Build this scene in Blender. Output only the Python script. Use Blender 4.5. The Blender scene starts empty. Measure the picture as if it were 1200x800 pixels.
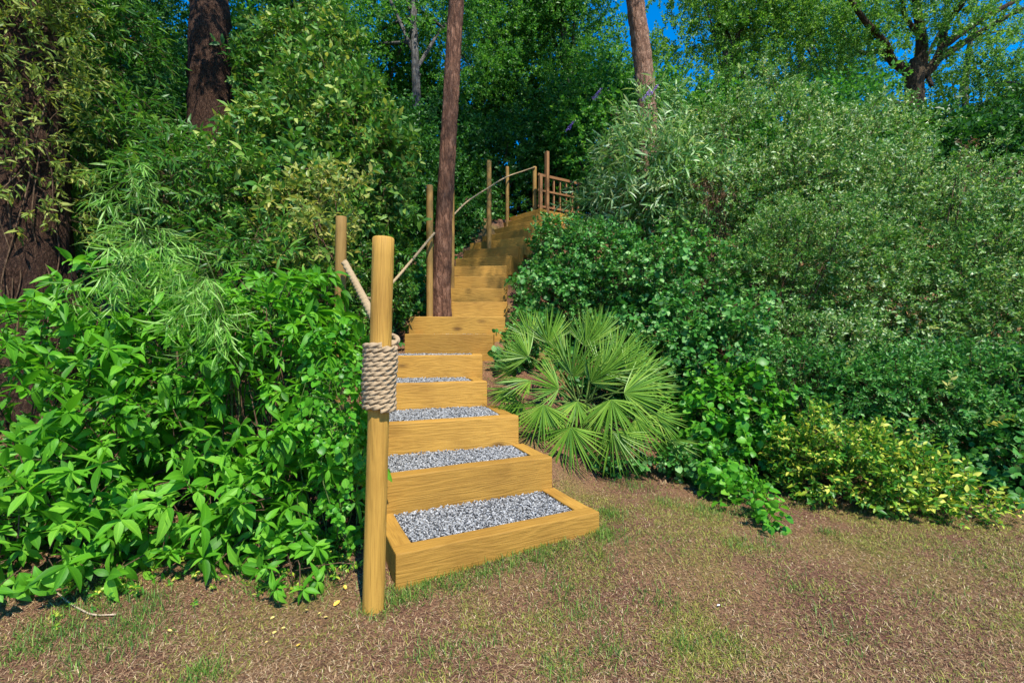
import bpy, bmesh, math
import numpy as np
from mathutils import Vector

C = bpy.context.scene.collection
R = math.radians
F_PX, HZ, EYE = 560.0, 388.0, 1.23

def at(px, py, d):
    return np.array([(px - 600) * d / F_PX, d, EYE + (HZ - py) * d / F_PX])

# ------------------------------------------------------------------ objects
def tag(o, label=None, cat=None, group=None, kind=None):
    if label: o['label'] = label
    if cat: o['category'] = cat
    if group: o['group'] = group
    if kind: o['kind'] = kind
    return o

def empty(name, loc, label, cat, group=None, rz=0.0):
    o = bpy.data.objects.new(name, None)
    C.objects.link(o)
    o.location = loc
    o.rotation_euler = (0, 0, rz)
    o.empty_display_size = 0.1
    return tag(o, label, cat, group)

def np_mesh(name, V, F, UV=None, smooth=False):
    V = np.ascontiguousarray(V, dtype=np.float32)
    F = np.ascontiguousarray(F, dtype=np.int32)
    k = F.shape[1]
    me = bpy.data.meshes.new(name)
    me.vertices.add(len(V))
    me.vertices.foreach_set('co', V.ravel())
    me.loops.add(F.size)
    me.loops.foreach_set('vertex_index', F.ravel())
    me.polygons.add(len(F))
    me.polygons.foreach_set('loop_start', np.arange(0, F.size, k, dtype=np.int32))
    me.polygons.foreach_set('use_smooth', np.full(len(F), smooth, dtype=bool))
    if UV is not None:
        ul = me.uv_layers.new(name='UVMap')
        ul.data.foreach_set('uv', np.ascontiguousarray(UV, dtype=np.float32).ravel())
    me.update(calc_edges=True)
    return me

def put(name, me, mat, parent=None):
    if mat is not None and not me.materials: me.materials.append(mat)
    o = bpy.data.objects.new(name, me)
    C.objects.link(o)
    if parent is not None:
        o.parent = parent
        # meshes are written in world coordinates: bring them into the parent's frame
    return o

def put_world(name, V, F, mat, parent, UV=None, smooth=False):
    """a part whose vertices are given in world space, under a (possibly turned) parent"""
    V = np.asarray(V, dtype=np.float64)
    if parent is not None:
        a, b = parent, np.zeros(3)
        chain = []
        while a is not None:
            chain.append(a); a = a.parent
        for p in reversed(chain):
            V = V - np.array(p.location)
            c, s = math.cos(-p.rotation_euler[2]), math.sin(-p.rotation_euler[2])
            V = np.stack([V[:, 0] * c - V[:, 1] * s, V[:, 0] * s + V[:, 1] * c, V[:, 2]], 1)
    return put(name, np_mesh(name, V, F, UV, smooth), mat, parent)

# ------------------------------------------------------------------ node helpers
def new_mat(name):
    m = bpy.data.materials.new(name)
    m.use_nodes = True
    nt = m.node_tree
    nt.nodes.clear()
    return m, nt
def N(nt, t, **kw):
    n = nt.nodes.new(t)
    for k, v in kw.items():
        if k in n.inputs.keys() if isinstance(k, str) else False:
            n.inputs[k].default_value = v
        else:
            setattr(n, k, v)
    return n
def ramp(nt, stops, interp='LINEAR'):
    n = nt.nodes.new('ShaderNodeValToRGB')
    cr = n.color_ramp
    cr.interpolation = interp
    while len(cr.elements) > 1: cr.elements.remove(cr.elements[-1])
    for i, (p, c) in enumerate(stops):
        e = cr.elements[0] if i == 0 else cr.elements.new(p)
        e.position = p
        e.color = (*c, 1) if len(c) == 3 else c
    return n
def mapping(nt, scale, coord='Object'):
    tc = nt.nodes.new('ShaderNodeTexCoord')
    mp = nt.nodes.new('ShaderNodeMapping')
    mp.inputs['Scale'].default_value = scale
    nt.links.new(tc.outputs[coord], mp.inputs['Vector'])
    return mp

def leaf_mat(name, stops, rough=0.5, spec=0.28, trans=0.35, tcol=(1.7, 1.55, 0.9), midrib=0.35, var=0.35, patch=1.3):
    m, nt = new_mat(name)
    L = nt.links.new
    geo = N(nt, 'ShaderNodeNewGeometry')
    mp = mapping(nt, (patch, patch, patch))
    nz = N(nt, 'ShaderNodeTexNoise'); nz.inputs['Scale'].default_value = 1.0; nz.inputs['Detail'].default_value = 3
    L(mp.outputs[0], nz.inputs['Vector'])
    mul = N(nt, 'ShaderNodeMath', operation='MULTIPLY_ADD')
    L(nz.outputs[0], mul.inputs[0]); mul.inputs[1].default_value = var * 2; mul.inputs[2].default_value = -var
    add = N(nt, 'ShaderNodeMath', operation='ADD', use_clamp=True)
    L(geo.outputs['Random Per Island'], add.inputs[0]); L(mul.outputs[0], add.inputs[1])
    rp = ramp(nt, stops); L(add.outputs[0], rp.inputs[0])
    uv = N(nt, 'ShaderNodeUVMap')
    sx = N(nt, 'ShaderNodeSeparateXYZ'); L(uv.outputs[0], sx.inputs[0])
    d = N(nt, 'ShaderNodeMath', operation='SUBTRACT'); L(sx.outputs[0], d.inputs[0]); d.inputs[1].default_value = 0.5
    ab = N(nt, 'ShaderNodeMath', operation='ABSOLUTE'); L(d.outputs[0], ab.inputs[0])
    # side veins: fine light lines running forward from the midrib
    vv = N(nt, 'ShaderNodeMath', operation='MULTIPLY_ADD'); L(ab.outputs[0], vv.inputs[0]); vv.inputs[1].default_value = -0.45
    L(sx.outputs[1], vv.inputs[2])
    sc = N(nt, 'ShaderNodeMath', operation='MULTIPLY'); L(vv.outputs[0], sc.inputs[0]); sc.inputs[1].default_value = 50
    sn = N(nt, 'ShaderNodeMath', operation='SINE'); L(sc.outputs[0], sn.inputs[0])
    s2 = N(nt, 'ShaderNodeMapRange'); L(sn.outputs[0], s2.inputs[0])
    s2.inputs[1].default_value = 0.8; s2.inputs[2].default_value = 1.0; s2.inputs[3].default_value = 0; s2.inputs[4].default_value = 0.35
    mr = N(nt, 'ShaderNodeMapRange'); L(ab.outputs[0], mr.inputs[0])
    mr.inputs[1].default_value = 0.02; mr.inputs[2].default_value = 0.075; mr.inputs[3].default_value = 1; mr.inputs[4].default_value = 0
    mx = N(nt, 'ShaderNodeMath', operation='MAXIMUM'); L(mr.outputs[0], mx.inputs[0]); L(s2.outputs[0], mx.inputs[1])
    mf = N(nt, 'ShaderNodeMath', operation='MULTIPLY'); L(mx.outputs[0], mf.inputs[0]); mf.inputs[1].default_value = midrib
    light = N(nt, 'ShaderNodeMix', data_type='RGBA', blend_type='MIX')
    L(mf.outputs[0], light.inputs[0]); L(rp.outputs[0], light.inputs[6])
    br = N(nt, 'ShaderNodeMix', data_type='RGBA', blend_type='MULTIPLY'); br.inputs[0].default_value = 1
    L(rp.outputs[0], br.inputs[6]); br.inputs[7].default_value = (2.2, 1.9, 1.6, 1)
    L(br.outputs[2], light.inputs[7])
    pb = N(nt, 'ShaderNodeBsdfPrincipled')
    L(light.outputs[2], pb.inputs['Base Color'])
    pb.inputs['Roughness'].default_value = rough
    pb.inputs['Specular IOR Level'].default_value = spec
    tl = N(nt, 'ShaderNodeBsdfTranslucent')
    tm = N(nt, 'ShaderNodeMix', data_type='RGBA', blend_type='MULTIPLY'); tm.inputs[0].default_value = 1
    L(rp.outputs[0], tm.inputs[6]); tm.inputs[7].default_value = (*tcol, 1)
    L(tm.outputs[2], tl.inputs[0])
    ms = N(nt, 'ShaderNodeMixShader'); ms.inputs[0].default_value = trans
    L(pb.outputs[0], ms.inputs[1]); L(tl.outputs[0], ms.inputs[2])
    out = N(nt, 'ShaderNodeOutputMaterial'); L(ms.outputs[0], out.inputs[0])
    return m

def bark_mat(name, dark, mid, light, scale=(9, 9, 1.6), bump=0.8):
    m, nt = new_mat(name); L = nt.links.new
    mp = mapping(nt, scale)
    n1 = N(nt, 'ShaderNodeTexNoise'); n1.inputs['Scale'].default_value = 2.2; n1.inputs['Detail'].default_value = 8; n1.inputs['Roughness'].default_value = 0.65
    vo = N(nt, 'ShaderNodeTexVoronoi', feature='DISTANCE_TO_EDGE'); vo.inputs['Scale'].default_value = 1.6
    L(mp.outputs[0], n1.inputs['Vector'])
    wv = N(nt, 'ShaderNodeVectorMath', operation='ADD'); L(mp.outputs[0], wv.inputs[0]); L(n1.outputs['Color'], wv.inputs[1])
    L(wv.outputs[0], vo.inputs['Vector'])
    r1 = ramp(nt, [(0.25, dark), (0.5, mid), (0.75, light)]); L(n1.outputs[0], r1.inputs[0])
    r2 = ramp(nt, [(0.0, (0.35, 0.3, 0.28)), (0.14, (1, 1, 1))]); L(vo.outputs[0], r2.inputs[0])
    mu = N(nt, 'ShaderNodeMix', data_type='RGBA', blend_type='MULTIPLY'); mu.inputs[0].default_value = 0.85
    L(r1.outputs[0], mu.inputs[6]); L(r2.outputs[0], mu.inputs[7])
    pb = N(nt, 'ShaderNodeBsdfPrincipled'); L(mu.outputs[2], pb.inputs['Base Color']); pb.inputs['Roughness'].default_value = 0.9
    pb.inputs['Specular IOR Level'].default_value = 0.2
    ad = N(nt, 'ShaderNodeMath', operation='MULTIPLY_ADD'); L(vo.outputs[0], ad.inputs[0]); ad.inputs[1].default_value = 2; L(n1.outputs[0], ad.inputs[2])
    bp = N(nt, 'ShaderNodeBump'); bp.inputs['Strength'].default_value = bump; bp.inputs['Distance'].default_value = 0.03
    L(ad.outputs[0], bp.inputs['Height']); L(bp.outputs[0], pb.inputs['Normal'])
    out = N(nt, 'ShaderNodeOutputMaterial'); L(pb.outputs[0], out.inputs[0])
    return m

def wood_mat(name, base, dark, axis='X', knots=True, rough=0.66):
    """sawn pine: fine grain along one local axis bent around scattered knots, a little weathering"""
    m, nt = new_mat(name); L = nt.links.new
    tc = N(nt, 'ShaderNodeTexCoord')
    oi = N(nt, 'ShaderNodeObjectInfo')
    off = N(nt, 'ShaderNodeVectorMath', operation='SCALE'); off.inputs[0].default_value = (37, 19, 53); L(oi.outputs['Random'], off.inputs['Scale'])
    ad = N(nt, 'ShaderNodeVectorMath', operation='ADD'); L(tc.outputs['Object'], ad.inputs[0]); L(off.outputs[0], ad.inputs[1])
    X = axis == 'X'
    def mp(sc):
        q = N(nt, 'ShaderNodeMapping'); L(ad.outputs[0], q.inputs['Vector']); q.inputs['Scale'].default_value = sc; return q
    mk = mp((2.1, 5.0, 5.0) if X else (5.0, 5.0, 2.1))
    vo = N(nt, 'ShaderNodeTexVoronoi'); vo.inputs['Scale'].default_value = 1.0
    L(mk.outputs[0], vo.inputs['Vector'])
    # grain lines: a wave field pushed aside by knots and slow noise
    ml = mp((.9, 9, 9) if X else (9, 9, .9))
    nl = N(nt, 'ShaderNodeTexNoise'); nl.inputs['Scale'].default_value = 1.0; nl.inputs['Detail'].default_value = 3; L(ml.outputs[0], nl.inputs['Vector'])
    kn = N(nt, 'ShaderNodeMapRange'); L(vo.outputs['Distance'], kn.inputs[0])
    kn.inputs[1].default_value = 0; kn.inputs[2].default_value = .42; kn.inputs[3].default_value = 1.0; kn.inputs[4].default_value = 0
    sm = N(nt, 'ShaderNodeMath', operation='MULTIPLY_ADD'); L(nl.outputs[0], sm.inputs[0]); sm.inputs[1].default_value = 9.0
    if knots: L(kn.outputs[0], sm.inputs[2])
    else: sm.inputs[2].default_value = 0
    fr = N(nt, 'ShaderNodeMath', operation='MULTIPLY'); L(sm.outputs[0], fr.inputs[0]); fr.inputs[1].default_value = 9.0
    si = N(nt, 'ShaderNodeMath', operation='SINE'); L(fr.outputs[0], si.inputs[0])
    g1 = ramp(nt, [(0, (.70, .66, .58)), (.3, (.93, .92, .9)), (.65, (1.05, 1.05, 1.05)), (1, (1.14, 1.14, 1.12))])
    h = N(nt, 'ShaderNodeMath', operation='MULTIPLY_ADD'); L(si.outputs[0], h.inputs[0]); h.inputs[1].default_value = .5; h.inputs[2].default_value = .5
    L(h.outputs[0], g1.inputs[0])
    mf = mp((7, 210, 210) if X else (240, 240, 6))
    n3 = N(nt, 'ShaderNodeTexNoise'); n3.inputs['Scale'].default_value = 1.0; n3.inputs['Detail'].default_value = 4; L(mf.outputs[0], n3.inputs['Vector'])
    g2 = ramp(nt, [(.32, (.58, .54, .46)), (.48, (1, 1, 1)), (.7, (1.12, 1.12, 1.1))]); L(n3.outputs[0], g2.inputs[0])
    n2 = N(nt, 'ShaderNodeTexNoise'); n2.inputs['Scale'].default_value = 3.0; n2.inputs['Detail'].default_value = 6; L(ad.outputs[0], n2.inputs['Vector'])
    g3_ = ramp(nt, [(.3, (.74, .70, .66)), (.5, (.98, .98, .98)), (.7, (1.1, 1.1, 1.1))]); L(n2.outputs[0], g3_.inputs[0])
    tone = ramp(nt, [(0, tuple(c * k for c, k in zip(base, (.8, .78, .75)))), (.5, base), (1, tuple(c * k for c, k in zip(base, (1.16, 1.14, 1.2))))]); L(oi.outputs['Random'], tone.inputs[0])
    last = tone.outputs[0]
    for f, g in ((.26, g1), (.5, g2), (.8, g3_)):
        mu = N(nt, 'ShaderNodeMix', data_type='RGBA', blend_type='MULTIPLY'); mu.inputs[0].default_value = f
        if last is None: mu.inputs[6].default_value = (*base, 1)
        else: L(last, mu.inputs[6])
        L(g.outputs[0], mu.inputs[7]); last = mu.outputs[2]
    if knots:
        kr = ramp(nt, [(0.05, (1, 1, 1)), (0.085, (.6, .6, .6)), (0.16, (0, 0, 0))]); L(vo.outputs['Distance'], kr.inputs[0])
        sel = N(nt, 'ShaderNodeSeparateColor'); L(vo.outputs['Color'], sel.inputs[0])
        gt = N(nt, 'ShaderNodeMath', operation='GREATER_THAN'); L(sel.outputs[0], gt.inputs[0]); gt.inputs[1].default_value = .3
        km = N(nt, 'ShaderNodeMath', operation='MULTIPLY'); L(kr.outputs[0], km.inputs[0]); L(gt.outputs[0], km.inputs[1])
        kk = N(nt, 'ShaderNodeMath', operation='MULTIPLY'); L(km.outputs[0], kk.inputs[0]); kk.inputs[1].default_value = .8
        mx = N(nt, 'ShaderNodeMix', data_type='RGBA'); L(kk.outputs[0], mx.inputs[0]); L(last, mx.inputs[6]); mx.inputs[7].default_value = (*[c * .6 for c in dark], 1)
        last = mx.outputs[2]
    pb = N(nt, 'ShaderNodeBsdfPrincipled'); L(last, pb.inputs['Base Color']); pb.inputs['Roughness'].default_value = rough
    pb.inputs['Specular IOR Level'].default_value = .25
    bp = N(nt, 'ShaderNodeBump'); bp.inputs['Strength'].default_value = .5; bp.inputs['Distance'].default_value = .004
    hs = N(nt, 'ShaderNodeMath', operation='MULTIPLY_ADD'); L(h.outputs[0], hs.inputs[0]); hs.inputs[1].default_value = .5; L(n3.outputs[0], hs.inputs[2])
    L(hs.outputs[0], bp.inputs['Height']); L(bp.outputs[0], pb.inputs['Normal'])
    out = N(nt, 'ShaderNodeOutputMaterial'); L(pb.outputs[0], out.inputs[0])
    return m

def island_mat(name, stops, rough=0.8, interp='LINEAR', spec=0.3, noise=0):
    m, nt = new_mat(name); L = nt.links.new
    geo = N(nt, 'ShaderNodeNewGeometry')
    rp = ramp(nt, stops, interp); L(geo.outputs['Random Per Island'], rp.inputs[0])
    last = rp.outputs[0]
    if noise:
        mp = mapping(nt, (noise,) * 3); nz = N(nt, 'ShaderNodeTexNoise'); nz.inputs['Detail'].default_value = 5; L(mp.outputs[0], nz.inputs['Vector'])
        r2 = ramp(nt, [(0.3, (0.6, 0.6, 0.6)), (0.7, (1.25, 1.25, 1.25))]); L(nz.outputs[0], r2.inputs[0])
        mu = N(nt, 'ShaderNodeMix', data_type='RGBA', blend_type='MULTIPLY'); mu.inputs[0].default_value = 1
        L(last, mu.inputs[6]); L(r2.outputs[0], mu.inputs[7]); last = mu.outputs[2]
    pb = N(nt, 'ShaderNodeBsdfPrincipled'); L(last, pb.inputs['Base Color']); pb.inputs['Roughness'].default_value = rough
    pb.inputs['Specular IOR Level'].default_value = spec
    out = N(nt, 'ShaderNodeOutputMaterial'); L(pb.outputs[0], out.inputs[0])
    return m

# ------------------------------------------------------------------ materials
G = 1.0
M = {}
M['whorl'] = leaf_mat('leaf_bright_green', [(0, (.04, .15, .008)), (.4, (.075, .265, .012)), (.78, (.115, .34, .018)), (1, (.16, .39, .03))], rough=.5, trans=.42, midrib=.4)
M['weep'] = leaf_mat('leaf_pale_narrow', [(0, (.08, .24, .02)), (.5, (.18, .38, .05)), (1, (.36, .54, .17))], rough=.4, trans=.4, midrib=.2)
M['darkdroop'] = leaf_mat('leaf_dark_drooping', [(0, (.02, .085, .008)), (.6, (.05, .165, .014)), (1, (.13, .26, .035))], rough=.4, trans=.35)
M['vine'] = leaf_mat('leaf_olive_creeper', [(0, (.07, .13, .018)), (.5, (.17, .25, .035)), (1, (.32, .35, .08))], rough=.5, trans=.35)
M['laurel'] = leaf_mat('leaf_laurel', [(0, (.025, .105, .012)), (.5, (.06, .18, .018)), (.8, (.13, .25, .035)), (1, (.32, .38, .08))], rough=.5, trans=.3, midrib=.3)
M['yellowtip'] = leaf_mat('leaf_yellowing', [(0, (.07, .15, .02)), (.5, (.2, .27, .05)), (1, (.4, .38, .1))], rough=.4, trans=.35)
M['crown_a'] = leaf_mat('leaf_crown_fresh', [(0, (.022, .11, .014)), (.5, (.05, .19, .02)), (1, (.13, .31, .045))], rough=.45, trans=.42, midrib=0, patch=.5)
M['crown_b'] = leaf_mat('leaf_crown_yellowish', [(0, (.035, .125, .01)), (.5, (.08, .22, .022)), (1, (.18, .33, .06))], rough=.45, trans=.42, midrib=0, patch=.5)
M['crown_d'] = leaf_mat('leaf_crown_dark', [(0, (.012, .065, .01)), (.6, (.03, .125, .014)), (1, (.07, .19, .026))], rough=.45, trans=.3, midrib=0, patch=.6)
M['pine'] = leaf_mat('pine_needles', [(0, (.012, .05, .012)), (1, (.04, .11, .025))], rough=.5, trans=.2, midrib=0)
M['silver'] = leaf_mat('leaf_silvery_willow_like', [(0, (.05, .16, .03)), (.35, (.12, .27, .06)), (.75, (.24, .39, .13)), (1, (.48, .58, .33))], rough=.4, trans=.32, midrib=.15)
M['grey'] = leaf_mat('leaf_small_grey_green', [(0, (.035, .13, .018)), (.45, (.09, .225, .035)), (.75, (.19, .34, .08)), (1, (.5, .6, .34))], rough=.4, trans=.32, midrib=.1, patch=.9)
M['bramble'] = leaf_mat('leaf_rounded_mid_green', [(0, (.02, .10, .014)), (.5, (.045, .19, .022)), (.85, (.10, .28, .05)), (1, (.24, .42, .14))], rough=.5, trans=.32, midrib=.3)
M['weed'] = leaf_mat('leaf_weed', [(0, (.04, .18, .01)), (.6, (.08, .29, .015)), (1, (.15, .36, .03))], rough=.4, trans=.38)
M['varieg'] = leaf_mat('leaf_yellow_variegated', [(0, (.03, .14, .012)), (.5, (.075, .23, .02)), (.76, (.28, .40, .03)), (1, (.66, .64, .11))], rough=.4, trans=.35, midrib=.1, patch=4, var=.3)
M['palm'] = leaf_mat('leaf_fan_palm', [(0, (.07, .17, .018)), (.5, (.14, .28, .028)), (.95, (.26, .38, .06)), (1, (.4, .36, .13))], rough=.42, trans=.28, midrib=.45, var=.15)
M['stem'] = bark_mat('stem_brown', (.045, .025, .012), (.11, .065, .035), (.2, .13, .08), scale=(30, 30, 8), bump=.3)
M['stem_g'] = bark_mat('stem_green', (.05, .09, .02), (.09, .14, .03), (.14, .2, .06), scale=(30, 30, 8), bump=.2)
M['petiole'] = bark_mat('stem_petiole', (.06, .12, .02), (.11, .18, .035), (.16, .24, .06), scale=(30, 30, 8), bump=.1)
M['pinebark'] = bark_mat('pine_bark_red', (.06, .027, .015), (.17, .08, .045), (.30, .16, .10), scale=(10, 10, 2.6))
M['pinebark2'] = bark_mat('pine_bark_pale', (.09, .045, .025), (.24, .13, .08), (.42, .27, .18), scale=(9, 9, 3))
M['greybark'] = bark_mat('grey_bark', (.04, .04, .035), (.11, .105, .095), (.2, .19, .17), scale=(8, 8, 1.5))
M['oakbark'] = bark_mat('oak_bark', (.02, .014, .008), (.055, .038, .02), (.12, .08, .04), scale=(7, 7, 1.6))
M['fibre'] = bark_mat('fibrous_brown_bark', (.03, .014, .008), (.085, .042, .024), (.17, .095, .055), scale=(26, 26, 7), bump=1)
M['sleeper'] = wood_mat('sleeper_pine', (.375, .20, .034), (.15, .065, .015), 'X')
M['postwood'] = wood_mat('post_pine', (.36, .2, .034), (.2, .095, .02), 'Z', knots=False)
M['thinpost'] = wood_mat('rail_post_pine', (.27, .155, .04), (.12, .06, .02), 'Z', knots=False)
M['trelwood'] = wood_mat('trellis_wood', (.27, .13, .05), (.09, .04, .015), 'Z', knots=False)
M['rope'] = island_mat('manila_rope', [(0, (.34, .24, .135)), (1, (.34, .24, .135))], rough=.85, noise=90)
M['ropepale'] = island_mat('weathered_rope', [(0, (.33, .235, .125)), (1, (.33, .235, .125))], rough=.85, noise=40)
M['gravel'] = island_mat('grey_gravel', [(0, (.04, .04, .04)), (.15, (.11, .11, .108)), (.4, (.22, .22, .215)), (.75, (.31, .308, .30)), (1, (.44, .435, .42))], rough=.7, noise=60)
M['gravelbase'] = island_mat('grit', [(0, (.1, .1, .11)), (1, (.1, .1, .11))], rough=.9, noise=110)
M['dry'] = island_mat('dry_grass_blades', [(0, (.06, .027, .016)), (.35, (.165, .082, .045)), (.65, (.27, .155, .075)), (.9, (.40, .27, .135)), (1, (.58, .45, .27))], rough=.8)
M['olive'] = island_mat('olive_grass_blades', [(0, (.07, .10, .012)), (.5, (.16, .185, .02)), (1, (.32, .30, .05))], rough=.7)
M['greengrass'] = leaf_mat('green_grass_blades', [(0, (.03, .09, .012)), (.5, (.08, .18, .02)), (1, (.2, .3, .05))], rough=.5, trans=.3, midrib=0)
M['yellowleaf'] = island_mat('fallen_yellow_leaf', [(0, (.75, .42, .02)), (1, (.8, .5, .1))], rough=.6, noise=30)
M['paleleaf'] = island_mat('fallen_pale_leaf', [(0, (.62, .45, .1)), (1, (.66, .5, .16))], rough=.6, noise=30)
M['white'] = island_mat('white_petal', [(0, (.8, .8, .78)), (1, (.8, .8, .78))], rough=.5)
M['purple'] = island_mat('purple_floret', [(0, (.16, .07, .3)), (1, (.42, .26, .6))], rough=.7)
M['twig'] = island_mat('dry_twig', [(0, (.4, .3, .2)), (1, (.4, .3, .2))], rough=.8, noise=30)

# ------------------------------------------------------------------ stairs layout (front top edges, left and right end)
RISE = 0.2
EDGES = [((-.537, 2.21), (.500, 2.72)), ((-.78, 2.68), (.267, 3.16)), ((-.995, 3.20), (.05, 3.55)), ((-1.177, 3.84), (-.212, 4.10)),
         ((-1.28, 4.50), (-.283, 4.58)), ((-1.147, 5.10), (-.20, 5.10)), ((-1.21, 5.60), (-.03, 5.60)), ((-.90, 6.03), (-.06, 6.03)),
         ((-.90, 6.38), (-.07, 6.38)), ((-.86, 6.76), (-.07, 6.74)), ((-.90, 7.14), (-.08, 7.08)), ((-.913, 7.74), (-.013, 7.40)),
         ((-.83, 8.10), (.09, 7.70)), ((-.755, 8.55), (.196, 7.95)), ((-.56, 8.93), (.285, 8.20)), ((-.385, 9.30), (.37, 8.50)),
         ((-.21, 9.62), (.45, 8.82)), ((-.05, 9.98), (.54, 9.22))]
EDGES = [(np.array(a), np.array(b)) for a, b in EDGES]
FR = []
for a, b in EDGES:
    e = (b - a); w = np.linalg.norm(e); e = e / w
    FR.append((a, b, e, np.array([-e[1], e[0]]), w))
TREAD = []
for i, (a, b, e, n, w) in enumerate(FR):
    if i + 1 < len(FR):
        a2, b2, e2, n2, w2 = FR[i + 1]
        TREAD.append((max(.12, -((a - a2) @ n2) / (n @ n2)), max(.12, -((b - a2) @ n2) / (n @ n2))))
    else:
        TREAD.append((.9, .9))

TY = np.array([0, 2.4, 2.95, 3.4, 3.9, 4.5, 5.0, 5.5, 6.0, 6.4, 6.75, 7.1, 7.6, 7.95, 8.25, 8.6, 8.9, 9.2, 9.6, 11, 14, 20, 40, 400])
TZ = np.array([-.2, 0, .2, .4, .6, .8, 1.0, 1.2, 1.4, 1.6, 1.8, 2.0, 2.2, 2.4, 2.6, 2.8, 3.0, 3.3, 3.6, 3.8, 4.2, 4.8, 6, 8])
def sst(a, b, x):
    t = np.clip((x - a) / (b - a), 0, 1)
    return t * t * (3 - 2 * t)
def ground_z(x, y):
    x = np.asarray(x, float); y = np.asarray(y, float)
    lawn = .09 * sst(1.9, 2.75, y) * (1 - .7 * sst(.7, 1.8, x))
    off = .95 * sst(.2, .9, x) * sst(12, 6, y) + .15 * sst(-1.0, -1.6, x)
    bank = np.interp(y - off, TY, TZ) - .13
    g = np.maximum(lawn, bank) + .012 * np.sin(x * 2.3 + 1.0) * np.sin(y * 2.9) * sst(2.0, 1.2, y) + .05 * np.sin(x * 1.1) * np.cos(y * .9) * sst(3.5, 5, y)
    for i, (a, b, e, n, w) in enumerate(FR):
        s = (x - a[0]) * n[0] + (y - a[1]) * n[1]
        l = (x - a[0]) * e[0] + (y - a[1]) * e[1]
        ins = (s > .01) & (s < max(TREAD[i]) + .06) & (l > -.0) & (l < w + .0)
        g = np.where(ins, np.minimum(g, (i + 1) * RISE - .12), g)
    return g
def on_stairs(x, y, m=.05):
    r = np.zeros(np.shape(x), bool)
    for i, (a, b, e, n, w) in enumerate(FR):
        s = (x - a[0]) * n[0] + (y - a[1]) * n[1]
        l = (x - a[0]) * e[0] + (y - a[1]) * e[1]
        r |= (s > -m) & (s < max(TREAD[i]) + .06) & (l > -m) & (l < w + m)
    return r

# ------------------------------------------------------------------ shape builders
def tri_quads(Q):
    Q = np.asarray(Q)
    return np.concatenate([Q[:, [0, 1, 2]], Q[:, [0, 2, 3]]])
def tube(path, rad, k=8, lobes=0, lobe_amp=0.0, twist=0.0, cap=True, rough=0.0, rng=None, lobe_phase=0.0):
    P = np.asarray(path, float); n = len(P)
    rad = np.broadcast_to(np.asarray(rad, float), (n,))
    T = np.gradient(P, axis=0); T /= np.linalg.norm(T, axis=1)[:, None] + 1e-12
    up = np.array([0, 0, 1.]) if abs(T[0][2]) < .9 else np.array([1., 0, 0])
    u = np.cross(up, T[0]); u /= np.linalg.norm(u)
    U = np.empty_like(P); U[0] = u
    for i in range(1, n):
        u = U[i - 1] - T[i] * (U[i - 1] @ T[i]); U[i] = u / (np.linalg.norm(u) + 1e-12)
    W = np.cross(T, U)
    S = np.concatenate([[0], np.cumsum(np.linalg.norm(np.diff(P, axis=0), axis=1))])
    th = np.linspace(0, 2 * np.pi, k, endpoint=False)
    rr = rad[:, None] * np.ones((1, k))
    if lobes: rr = rr * (1 + lobe_amp * np.cos(lobes * (th[None, :] + twist * S[:, None]) + lobe_phase))
    if rough and rng is not None: rr = rr * (1 + rough * rng.standard_normal((n, k)))
    V = P[:, None, :] + rr[..., None] * (np.cos(th)[None, :, None] * U[:, None, :] + np.sin(th)[None, :, None] * W[:, None, :])
    V = V.reshape(-1, 3)
    i = np.arange(n - 1)[:, None] * k; j = np.arange(k)[None, :]; j2 = (j + 1) % k
    Q = np.stack([i + j, i + j2, i + k + j2, i + k + j], -1).reshape(-1, 4)
    F = tri_quads(Q)
    if cap:
        V = np.concatenate([V, P[:1], P[-1:]])
        c0, c1 = n * k, n * k + 1
        jj = np.arange(k)
        F = np.concatenate([F, np.stack([np.full(k, c0), (jj + 1) % k, jj], 1),
                            np.stack([np.full(k, c1), (n - 1) * k + jj, (n - 1) * k + (jj + 1) % k], 1)])
    return V, F
def join(parts):
    Vs, Fs, o = [], [], 0
    for V, F in parts:
        Vs.append(V); Fs.append(F + o); o += len(V)
    return np.concatenate(Vs), np.concatenate(Fs)
def curve(p0, p1, bend, n=8):
    """quadratic curve from p0 to p1 with its middle pushed by bend"""
    t = np.linspace(0, 1, n)[:, None]
    p0, p1 = np.asarray(p0, float), np.asarray(p1, float)
    m = (p0 + p1) / 2 + np.asarray(bend, float)
    return (1 - t) ** 2 * p0 + 2 * t * (1 - t) * m + t * t * p1

# a leaf lies along +Y, its face towards +Z
def leaf(Ln, W, fold=.25, droop=.2, rows=(.2, .5, .78), peak=.42, pw=1.0, stalk=0.0):
    V = [(0, 0, 0)]; UV = [(.5, 0)]
    for t in rows:
        w = W / 2 * (math.sin(math.pi * t ** (math.log(.5) / math.log(peak))) ** pw)
        y = stalk + Ln * t * (1 - .25 * droop * t); z = -droop * Ln * t * t
        V += [(-w, y, z + fold * w), (0, y, z), (w, y, z + fold * w)]
        UV += [(0, t), (.5, t), (1, t)]
    V.append((0, stalk + Ln * (1 - .25 * droop), -droop * Ln)); UV.append((.5, 1))
    F = [(0, 2, 1), (0, 3, 2)]
    for i in range(len(rows) - 1):
        a = 1 + 3 * i; b = a + 3
        F += [(a, a + 1, b + 1), (a, b + 1, b), (a + 1, a + 2, b + 2), (a + 1, b + 2, b + 1)]
    a = 1 + 3 * (len(rows) - 1); t = len(V) - 1
    F += [(a, a + 1, t), (a + 1, a + 2, t)]
    return np.array(V, float), np.array(F), np.array(UV, float)
def leaf4(Ln, W, fold=.3):
    V = np.array([(0, 0, 0), (-W / 2, Ln * .45, fold * W / 2), (0, Ln, 0), (W / 2, Ln * .45, fold * W / 2)], float)
    return V, np.array([(0, 2, 1), (0, 3, 2)]), np.array([(.5, 0), (0, .45), (.5, 1), (1, .45)], float)

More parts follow.
